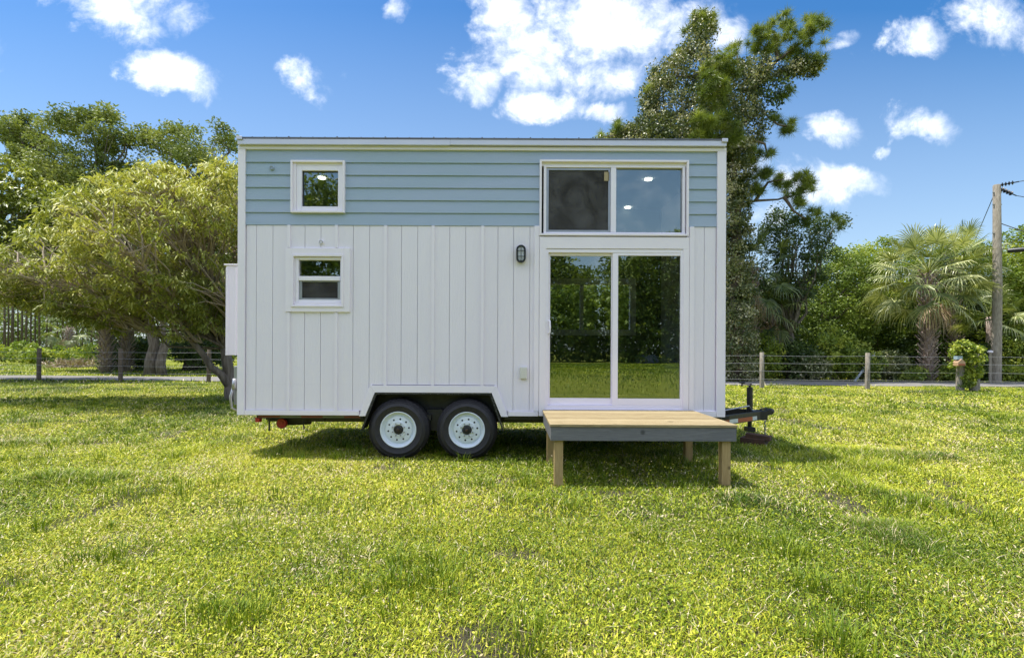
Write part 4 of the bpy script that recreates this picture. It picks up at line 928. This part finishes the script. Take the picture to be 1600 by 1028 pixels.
p = G(108, 55); palm('squat palm with drooping brown fronds in the left field', p, P(108, 512, 55)[2], .3, 20, 1.5, 1.3, tint0=.25, top_tint=.5, low=-.9, dead=22)

# ---- right: tall pine smothered in vines
def tufts(C, k, L_, wd, tint):
    n = len(C)*k; d = rng.normal(size=(n, 3)); d[:, 2] += .45; d /= np.linalg.norm(d, axis=1)[:, None]; p = np.repeat(C, k, 0) + rng.normal(size=(n, 3))*.05
    s = np.cross(d, rng.normal(size=(n, 3))); s /= np.linalg.norm(s, axis=1)[:, None]; ll = L_*(.7+.5*rng.random(n))
    V = np.empty((n, 3, 3)); V[:, 0] = p - s*wd/2; V[:, 1] = p + s*wd/2; V[:, 2] = p + d*ll[:, None]; V[:, 2, 2] -= .12*ll
    return V.reshape(-1, 3), np.full(n, 3), np.arange(n*3), np.repeat(np.clip(np.repeat(tint, k)+.2*(rng.random(n)-.5), 0, 1), 3)
DP = 24.0
pb = G(1150, DP); pine_t = thing('vine_covered_pine', 'tall pine smothered in vines rising behind the right end of the house', 'tree', tuple(pb))
tm = MB(); spine = [pb, P(1152, 480, DP), P(1150, 340, DP), P(1140, 220, DP), P(1115, 120, DP), P(1095, 50, DP), P(1098, 22, DP)]
tm.tube([tuple(s_) for s_ in spine], [.36, .28, .24, .20, .14, .08, .03], 12)
LB = [[(1140, 215), (1175, 140), (1215, 95), (1262, 60), (1282, 45)], [(1175, 140), (1210, 118), (1262, 100), (1285, 98)], [(1140, 215), (1185, 170), (1215, 195), (1240, 200)], [(1150, 322), (1180, 314), (1215, 312), (1262, 300)],
      [(1180, 314), (1200, 285), (1225, 280)], [(1225, 308), (1240, 330), (1262, 345)], [(1140, 220), (1060, 200), (1000, 205), (950, 214)], [(1115, 120), (1060, 120), (1015, 130)], [(1125, 150), (1155, 110), (1150, 75)], [(1140, 210), (1195, 225), (1200, 245)], [(1215, 95), (1210, 50), (1195, 45)]]
for lb in LB:
    pts = [P(x, y, DP + rng.uniform(-.8, .8)*(i > 0)) for i, (x, y) in enumerate(lb)]; tm.tube([tuple(q) for q in pts], list(np.linspace(.085, .02, len(pts))), 7, cap=False)
tm.build('trunk', bark_p, pine_t, smooth=True)
top_poly = [(1168, 60), (1178, 42), (1200, 38), (1215, 26), (1238, 24), (1262, 28), (1288, 24), (1295, 50), (1290, 80), (1288, 110), (1262, 112), (1235, 105), (1225, 90), (1200, 85), (1175, 75)]
C = [crown_points(top_poly, DP, 1.4, 105, .30, 9, 31), crown_points([(1138, 330), (1142, 285), (1175, 265), (1215, 268), (1262, 272), (1275, 300), (1250, 318), (1215, 300), (1180, 300), (1165, 330)], DP, 1.3, 70, .3, 10, 32),
     crown_points([(925, 220), (960, 195), (1005, 185), (1090, 200), (1095, 221), (1000, 222)], DP, 1.5, 60, .2, 12, 33), crown_points([(1075, 60), (1085, 18), (1115, 16), (1117, 50), (1095, 70)], DP, .8, 30, 0, 12, 34),
     crown_points([(1130, 260), (1135, 215), (1190, 215), (1205, 245), (1170, 262)], DP, 1.3, 45, 0, 12, 35),
     crown_points([(1090, 110), (1150, 68), (1160, 95), (1110, 215), (1090, 215)], DP-1.9, .8, 60, .3, 14, 36), crown_points([(1160, 210), (1140, 180), (1080, 180), (1080, 220), (1160, 222)], DP-2.1, .6, 44, .2, 14, 37),
     np.array([P(x+rng.uniform(-6, 6), y+rng.uniform(-5, 5), DP+rng.uniform(-.6, .6)) for (x, y) in [(1218, 190), (1230, 196), (1240, 192), (1225, 204), (1238, 203), (1210, 185), (1228, 146), (1235, 140), (1222, 152), (1303, 340), (1316, 353), (1245, 318), (1272, 332), (1262, 290), (1200, 240), (1192, 236), (1070, 48), (1022, 110), (1012, 140), (1008, 165), (1030, 125), (1060, 85), (1272, 330), (1255, 318), (1260, 345), (1188, 128), (1150, 70), (1040, 180), (1048, 205)] for _ in range(2)])]
C = np.concatenate(C)
V, S, I, T = merge([tufts(C, 120, .38, .022, np.clip(.25+.6*rng.random(len(C)), 0, 1))])
np_mesh('needles', V, S, I, needle, pine_t, tint=T)
vine_poly = [(1062, 78), (1080, 40), (1090, 22), (1112, 28), (1112, 60), (1104, 78), (1125, 105), (1160, 98), (1180, 92), (1205, 100), (1215, 118), (1240, 118), (1285, 108), (1270, 92), (1230, 100), (1190, 130), (1182, 160), (1190, 200), (1180, 225), (1172, 260), (1165, 300), (1168, 380), (1174, 430), (1176, 600), (1120, 600), (1115, 450), (1050, 335), (970, 265), (925, 228), (985, 196), (1003, 180), (1003, 140), (1018, 108), (1048, 92)]
C = crown_points(vine_poly, DP, 1.9, 1850, .14, 14, 40)
V, S, I, T = leafcloud(C, 48, .34, .10, droop=.3, aspect=.8, tint=rng.random(len(C))**1.1, tvar=.25)
np_mesh('vines', V, S, I, leaf_vine, pine_t, tint=T)
C = crown_points([(1180, 110), (1225, 118), (1240, 150), (1215, 165), (1205, 200), (1190, 210), (1180, 160)], DP, 1, 80, .35, 10, 41)
V, S, I, T = leafcloud(C, 12, .25, .12, droop=.3, aspect=.8); np_mesh('vines', V, S, I, leaf_dark, pine_t, tint=T)

# ---- right: thicket, tree by tree
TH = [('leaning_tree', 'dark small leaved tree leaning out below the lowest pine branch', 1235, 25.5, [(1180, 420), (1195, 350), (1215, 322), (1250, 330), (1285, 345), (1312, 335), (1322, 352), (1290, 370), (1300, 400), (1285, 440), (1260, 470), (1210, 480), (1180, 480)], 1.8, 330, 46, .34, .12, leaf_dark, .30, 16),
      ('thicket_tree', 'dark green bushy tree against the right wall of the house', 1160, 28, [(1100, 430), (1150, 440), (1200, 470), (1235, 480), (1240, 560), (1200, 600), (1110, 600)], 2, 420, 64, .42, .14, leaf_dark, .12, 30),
      ('thicket_tree', 'mid green tree filling the gap between the pine and the palms', 1280, 29, [(1225, 470), (1260, 440), (1285, 400), (1300, 385), (1320, 400), (1345, 395), (1365, 430), (1360, 520), (1330, 595), (1230, 600)], 2, 560, 64, .42, .145, leaf_mid, .18, 30),
      ('thicket_tree', 'lime green tree showing just left of the large sunlit palm', 1365, 31, [(1300, 395), (1330, 400), (1345, 378), (1362, 392), (1380, 372), (1400, 388), (1440, 400), (1430, 560), (1340, 590), (1310, 480)], 2, 520, 64, .42, .15, leaf_lime, .18, 28),
      ('thicket_tree', 'bright lime tree behind the utility pole', 1530, 28.5, [(1460, 400), (1490, 375), (1520, 362), (1545, 350), (1560, 372), (1600, 358), (1650, 350), (1660, 480), (1600, 560), (1520, 580), (1470, 520)], 2, 700, 64, .42, .145, leaf_lime, .2, 26),
      ('thicket_tree', 'olive green tree at the right edge of the view', 1640, 27, [(1590, 420), (1620, 370), (1690, 350), (1740, 420), (1740, 590), (1600, 600)], 2, 420, 60, .42, .145, leaf_mid, .18, 30),
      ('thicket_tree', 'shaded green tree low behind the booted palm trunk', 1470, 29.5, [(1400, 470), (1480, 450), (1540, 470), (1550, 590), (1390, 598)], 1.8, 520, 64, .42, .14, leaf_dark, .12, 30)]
for name, lab, px, D, poly, th, ncl, k, r, size, m, gp, gs in TH:
    tree(name, lab, tuple(G(px, D)), tuple(P(px, 520, D)), .16, poly, D, th, ncl, k, r, size, m, gaps=gp, gap_s=gs, limbs=22, seed=int(px), group='trees of the roadside thicket' if name == 'thicket_tree' else None)
# undergrowth shrubs beyond the road
def shrub(px, D, w_, h_, m, lab, group, cl=60, k=30, size=.13, name='shrub'):
    b_ = G(px, D); t = thing(name, lab, 'shrub', tuple(b_), group)
    st = MB()
    C = rng.normal(size=(cl, 3)); C /= np.linalg.norm(C, axis=1)[:, None]; C *= (rng.random(cl)**.4)[:, None]; C = b_ + C*np.array([w_/2, w_/2.4, h_*.5]) + np.array([0, 0, h_*.48])
    C[:, 2] = np.maximum(C[:, 2], .06)
    for q in C[:8]: st.tube([tuple(p) for p in curve(b_-np.array([0, 0, .03]), q, .1, 4, .05)], [.03, .02, .014, .008], 5, cap=False)
    st.build('stems', twig_m, t)
    V, S, I, T = leafcloud(C, k, .26*(.6+.8*rng.random(cl)), size, .1, .55); np_mesh('leaves', V, S, I, m, t, tint=T); return t
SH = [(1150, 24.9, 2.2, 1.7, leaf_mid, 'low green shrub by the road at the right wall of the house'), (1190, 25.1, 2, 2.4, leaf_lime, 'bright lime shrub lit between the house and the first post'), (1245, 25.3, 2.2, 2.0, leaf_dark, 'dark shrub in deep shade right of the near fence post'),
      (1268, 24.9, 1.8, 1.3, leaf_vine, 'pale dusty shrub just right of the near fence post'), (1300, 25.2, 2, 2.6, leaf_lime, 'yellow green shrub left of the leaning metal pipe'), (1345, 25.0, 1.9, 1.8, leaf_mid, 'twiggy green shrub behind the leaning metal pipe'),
      (1388, 25.2, 1.8, 1.5, leaf_vine, 'thin pale shrub between pipe and booted palm'), (1425, 24.5, 1.2, .7, leaf_mid, 'small weedy clump at the left foot of the booted palm'), (1485, 24.6, 1.4, .8, leaf_mid, 'low leafy clump at the right foot of the booted palm'),
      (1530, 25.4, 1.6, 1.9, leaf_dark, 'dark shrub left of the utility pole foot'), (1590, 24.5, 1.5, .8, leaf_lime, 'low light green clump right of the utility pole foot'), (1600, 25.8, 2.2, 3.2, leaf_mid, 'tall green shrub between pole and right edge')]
for px, D, w_, h_, m, lab in SH: shrub(px, D, w_, h_, m, lab, 'shrubs along the far road edge', cl=int(34*w_*h_)+20)
# left field shrubs
ORD = ['leftmost', 'second', 'third', 'fourth', 'fifth', 'sixth', 'seventh', 'eighth']
for i, (px, D, w_, h_) in enumerate([(-20, 44, 4, 1.9), (35, 52, 4, 2.0), (60, 46, 2.5, 1.4), (95, 50, 4, 1.6), (140, 55, 4, 2.0), (180, 52, 4, 1.7), (290, 56, 4, 1.8), (345, 58, 4, 2)]):
    shrub(px, D, w_, h_, leaf_lime, ('leftmost light green shrub' if i == 0 else 'light green shrub, %s from the left,' % ORD[i]) + ' at the far edge of the left field', 'shrubs at the far edge of the left field', cl=70, k=22, size=.26)
for px, D, w_, h_, lb in ((182, 33.5, 2.2, 2.6, 'dark shrub filling the gap between the two shaded palm trunks'), (215, 32, 2.4, 2.2, 'dark shrub left of the split oak trunk')):
    shrub(px, D, w_, h_, leaf_dark, lb, 'shaded shrubs beyond the left road', cl=90, k=34, size=.16)
shrub(318, 34, 4.2, 2.6, leaf_dark, 'large dark evergreen shrub beyond the third fence post', None, cl=150, k=34, size=.18, name='evergreen_shrub')
# far pines
pm = MB(); pm.tube([(0, 0, -.1), (.1, 0, 6), (0, .1, 13), (.1, 0, 17)], [.15, .13, .10, .04], 7)
pine_root = None
def make_pine():
    t = thing('pine_tree', 'slender pine trunk standing far behind the left field', 'tree', (0, 0, 0), 'slender pines far behind the left field')
    pm.build('trunk', mat('shaded_pine_bark', (.06, .045, .035), .9, (.12, .09, .07), 3), t, smooth=True)  # bark colour darkened to stand for canopy shade on the far trunks
    C = rng.normal(size=(80, 3))*np.array([1.6, 1.6, 3.0])+np.array([0, 0, 13.0]); V, S, I, T = leafcloud(C, 20, .55, .4, aspect=.3); np_mesh('crown', V, S, I, leaf_oak, t, tint=T); return t
proto = make_pine()
PX = [(18, 58), (80, 60), (8, 75), (33, 82), (48, 95), (62, 78), (98, 90), (112, 76), (128, 98), (142, 84), (156, 100), (5, 105), (28, 110), (55, 112), (90, 108), (120, 115), (-25, 90), (-60, 80), (-95, 95), (170, 92), (208, 98), (270, 80), (282, 95), (293, 110), (305, 90), (322, 86), (338, 100), (350, 92), (40, 70), (72, 100), (104, 100), (136, 110), (20, 95), (12, 88)]
for i, (px, D) in enumerate(PX):
    q = G(px, D); s_ = random.uniform(.9, 1.2)
    if i == 0: o = proto; 
    else:
        o = proto.copy(); COL.objects.link(o)
        for chd in proto.children: c2 = chd.copy(); COL.objects.link(c2); c2.parent = o
    if i < 2: o['label'] = ['nearer thick pine trunk at the left edge behind the field', 'nearer thick pine trunk just left of the squat palm'][i]
    else: o['label'] = 'slender pine trunk standing far behind the left field'
    o.location = tuple(q); o.rotation_euler.z = random.uniform(0, 6.28); o.scale = (s_, s_, random.uniform(.95, 1.2))
# far woods both sides: one mass
parts = []
xw = np.concatenate([rng.uniform(-4, 60, 3400), rng.uniform(-4, 13, 1600)]); C = np.stack([xw, rng.uniform(33, 38, 5000), rng.uniform(0, 1, 5000)], 1); C[:, 2] = C[:, 2]*(4.6+2.2*vnoise(C[:, 0]+60, C[:, 1], 3, 9)); parts.append(leafcloud(C, 16, .8, .42))
C = np.stack([rng.uniform(-190, 30, 6000), rng.uniform(118, 130, 6000), rng.uniform(0, 1, 6000)**1.3], 1); C[:, 2] = C[:, 2]*(12+8*vnoise(C[:, 0]+260, C[:, 1], 4, 9)); parts.append(leafcloud(C, 16, 1.4, .7))
# the wood behind the photographer, mirrored in the glass
def wall_wood(x0, x1, yy, hmax, n, seed):
    x = rng.uniform(x0, x1, n); hgt = hmax*(.72+.4*vnoise(x+90, x*0, 4.5, seed)); z = rng.random(n)**.8*hgt
    return np.stack([x, yy + rng.uniform(-3, 3, n), z], 1)
C = wall_wood(-60, 60, -55, 12.5, 5200, 50); parts.append(leafcloud(C, 14, .8, .5))
C = wall_wood(11.5, 24, -50, 16.5, 1500, 51); parts.append(leafcloud(C, 14, .8, .5)); C = wall_wood(1.5, 10.6, -53, 15.2, 900, 53); parts.append(leafcloud(C, 14, .8, .5)); C = wall_wood(-24, -15, -33, 15.5, 900, 52); parts.append(leafcloud(C, 14, .8, .5))
V, S, I, T = merge(parts)
leaf_wood = ramp_leaf('leaf_wood', [(0, (.05, .08, .018)), (.5, (.17, .235, .045)), (1, (.36, .41, .09))], trans=.3)
tag(np_mesh('woodland', V, S, I, leaf_wood, tint=T), kind='stuff', label='distant green woodland around the field', cat='woodland')
#%%THINGS
# ================================================================= fence
grey_w = mat('weathered_post', (.20, .17, .13), .9, (.36, .32, .26), 6, (4, 4, .8), bump=1, bscale=10, contrast=.4)
dark_w = mat('dark_post', (.085, .065, .045), .9, (.16, .12, .085), 6, (4, 4, .8), bump=1, bscale=10)
wire_m = mat('fence_wire', (.34, .34, .35), .5, (.26, .26, .27), 9, metal=.4)
fence = thing('wire_fence', 'wire fence with round wooden posts along the near road edge', 'fence', (0, fence_y(0), 0))
xsF = [-35.2, -31.5, -27.8, -24.1, -20.4, -16.6, -12.65, -8.9, -5.2, -1.5, 2.1, 5.75, 9.42, 13.15, 16.9, 20.6, 24.3, 28]
for i, x in enumerate(xsF):
    y = fence_y(x); lf = x < 0; ln = rng.uniform(-.03, .03); h_ = 1.40 if lf else 1.36
    m_ = MB(); m_.tube([(x, y, -.05), (x+ln*.5, y, h_*.5), (x+ln, y+.01, h_-.012), (x+ln, y+.01, h_)], [.085, .08, .076, .065] if not lf else [.085, .08, .078, .07], 10)
    m_.build('post', dark_w if lf else grey_w, fence, auto=50)
for z in (1.24, .96, .66, .36):
    m_ = MB(); pts = []
    for a, c in zip(xsF[:-1], xsF[1:]):
        for t in (0, .5): x = a+(c-a)*t; pts.append((x, fence_y(x)-.085, z-(.02 if t else 0)+rng.uniform(-.006, .006)))
    pts.append((xsF[-1], fence_y(xsF[-1])-.085, z)); m_.tube(pts, .006, 5); m_.build('wire', wire_m, fence)
# vine-covered gate posts with a small box
q = G(1508, 18.6)
gp = thing('vine_covered_posts', 'pair of thick posts under a green vine with a small orange box', 'posts', tuple(q))
for px, h_ in ((1500, 1.15), (1521, 1.25)):
    a = G(px, 18.6); MB().tube([tuple(a-np.array([0, 0, .05])), tuple(a+np.array([.02, 0, h_]))], [.13, .115], 12).build('post', grey_w, gp, auto=50)
C = crown_points([(1487, 548), (1492, 535), (1510, 533), (1530, 540), (1536, 560), (1532, 585), (1522, 590), (1520, 600), (1506, 606), (1504, 590), (1512, 575), (1500, 560), (1488, 580), (1486, 565)], 18.45, .3, 130, .0)
V, S, I, T = leafcloud(C, 26, .11, .085, .3, .75); np_mesh('vine', V, S, I, leaf_lime, gp, tint=T)
a = P(1499, 567, 18.2); bm_ = MB(); bm_.prism_xz([(a[0]-.13, a[2]-.10), (a[0]+.13, a[2]-.10), (a[0]+.13, a[2]+.03), (a[0], a[2]+.14), (a[0]-.13, a[2]+.03)], a[1]-.1, a[1]+.12)
bx = bm_.build('box', mat('orange_box', (.46, .27, .15), .6, (.56, .38, .22), 12), gp, bevel=.005)
MB().box(a[0]-.11, a[0]+.11, a[1]-.106, a[1]-.101, a[2]-.085, a[2]-.03).build('panel', orange, bx)
MB().box(a[0]-.12, a[0]+.06, a[1]-.06, a[1]+.1, a[2]+.12, a[2]+.24).build('cap', mat('blue_grey', (.35, .45, .5), .5, (.3, .4, .45), 8), bx)
# posts beyond the road and the leaning pipe
a = G(1331, 25.0); tag(MB().tube([tuple(a-np.array([0, 0, .05])), tuple(a+np.array([0, 0, 1.62]))], [.09, .08], 10).build('post', dark_w, None, auto=50, origin=tuple(a)), 'dark upright post beyond the road beside the leaning pipe', 'post')
a = P(1335, 596, 24.6); c = P(1368, 552, 24.6); tag(MB().tube([tuple(a), tuple(c)], .06, 10).build('pipe', mat('pale_pipe', (.42, .46, .52), .5, (.36, .4, .46), 5), None, auto=50, origin=tuple(G(1335, 24.6))), 'pale grey pipe leaning across the gap beyond the road', 'pipe')
a = G(1547, 23.4); mk = thing('marker_post', 'thin post with a round white cap left of the utility pole', 'post', tuple(a))
MB().tube([tuple(a), tuple(a+np.array([0, 0, 1.4]))], .05, 8).build('pole', grey_w, mk); MB().tube([tuple(a+np.array([0, 0, 1.4])), tuple(a+np.array([0, 0, 1.47])), tuple(a+np.array([0, 0, 1.5]))], [.1, .1, .04], 12).build('cap', white_flat, mk)
# ---- utility pole
a = G(1556, 23.6); tz = P(1556, 289, 23.6)[2]
up = thing('utility_pole', 'tall weathered wooden utility pole beyond the road', 'utility pole', tuple(a))
MB().tube([tuple(a-np.array([0, 0, .1])), tuple(a+np.array([.05, 0, tz*.5])), tuple(a+np.array([.0, 0, tz-.04])), tuple(a+np.array([.0, 0, tz]))], [.2, .175, .145, .12], 14).build('pole', grey_w, up, auto=50)
def ins(p0, p1, n, name):
    m_ = MB(); p0 = np.array(p0); p1 = np.array(p1); m_.tube([tuple(p0), tuple(p1)], .025, 6)
    for i in range(n):
        c = p0 + (p1-p0)*(.2+.5*i/(n-1)); dd_ = (p1-p0)/np.linalg.norm(p1-p0)*.03; m_.tube([tuple(c-dd_), tuple(c), tuple(c+dd_)], [.05, .10, .04], 10)
    m_.build(name, blackp, up)
i0 = P(1560, 290, 23.6); i1 = P(1592, 284, 23.0); j0 = P(1560, 294, 23.6); j1 = P(1588, 306, 23.8)
ins(i0, i1, 4, 'insulator'); ins(j0, j1, 4, 'insulator')
m_ = MB()
for z in (tz-.35, tz-.9, tz-2.2): m_.tube([tuple(a+np.array([-.2, -.02, z])), tuple(a+np.array([.2, -.02, z]))], .03, 6)
m_.build('bracket', galv, up)
cable = mat('cable', (.03, .03, .03), .6, (.045, .045, .045), 8)
def line(p, q, sag, r, label, group):
    pts = curve(p, q, -sag, 9); o = MB().tube([tuple(s_) for s_ in pts], r, 5).build('power_line', cable, None, origin=tuple(pts[0])); tag(o, label, 'cable', group)
line(i1, i1+np.array([16, -9, 3.0]), .03, .016, 'upper power line running off to the right from the pole top', None)
line(j1, j1+np.array([16, 3, .2]), .03, .016, 'lower power line running off to the right from the pole top', None)
line(P(1553, 305, 23.6), P(1515, 395, 34), .0, .016, 'guy cable slanting down left from the pole into the trees', None)
line(P(1560, 348, 23.6), P(1640, 372, 22), .02, .02, 'dark cable crossing right of the pole above the lime tree', None)
q0 = P(1574, 392, 22.6); q1 = P(1612, 389, 22.0)
tag(MB().tube([tuple(q0), tuple(q0+(q1-q0)*.03), tuple(q0+(q1-q0)*.5), tuple(q1)], [.05, .09, .10, .08], 12).build('cable_closure', blackp, None, auto=50, origin=tuple(q0)), 'black cable closure hanging at the right edge of the view', 'cable closure')
line(P(1556, 390, 23.6), P(1660, 384, 21.6), .0, .014, 'service cable carrying the black closure', None)
# ---- dead frond pile and a rock heap behind the photographer
q = G(112, 38); C = q + rng.normal(size=(60, 3))*np.array([.8, .5, .10]) + np.array([0, 0, .16]); C[:, 2] = np.abs(C[:, 2])
V, S, I, T = leafcloud(C, 14, .25, .4, 0, .18); straw = ramp_leaf('dead_leaf', [(0, (.3, .22, .13)), (1, (.5, .42, .3))], trans=.1)
tag(np_mesh('leaf_pile', V, S, I, straw, tint=T, origin=q), 'low pale pile of dead palm leaves on the left field', 'leaf pile')
import bmesh
bmr = bmesh.new(); bmesh.ops.create_icosphere(bmr, subdivisions=4, radius=1)
for v_ in bmr.verts:
    c = v_.co; n_ = math.sin(c.x*9+c.y*5)*.06+math.sin(c.y*13+c.z*11)*.06+math.sin(c.z*17+c.x*15)*.04; c *= 1+n_; c.x *= 1.7; c.y *= 1.0; c.z = max(c.z*1.0, -.05)
me = bpy.data.meshes.new('rock_heap'); bmr.to_mesh(me); me.materials.append(mat('pale_rock', (.42, .4, .38), .9, (.16, .15, .14), 6, bump=1)); o = bpy.data.objects.new('rock_heap', me); COL.objects.link(o); o.location = (16.3, -51+6.5-4, 0)
tag(o, 'pale heap of rubble mirrored in the right door pane', 'rubble heap')
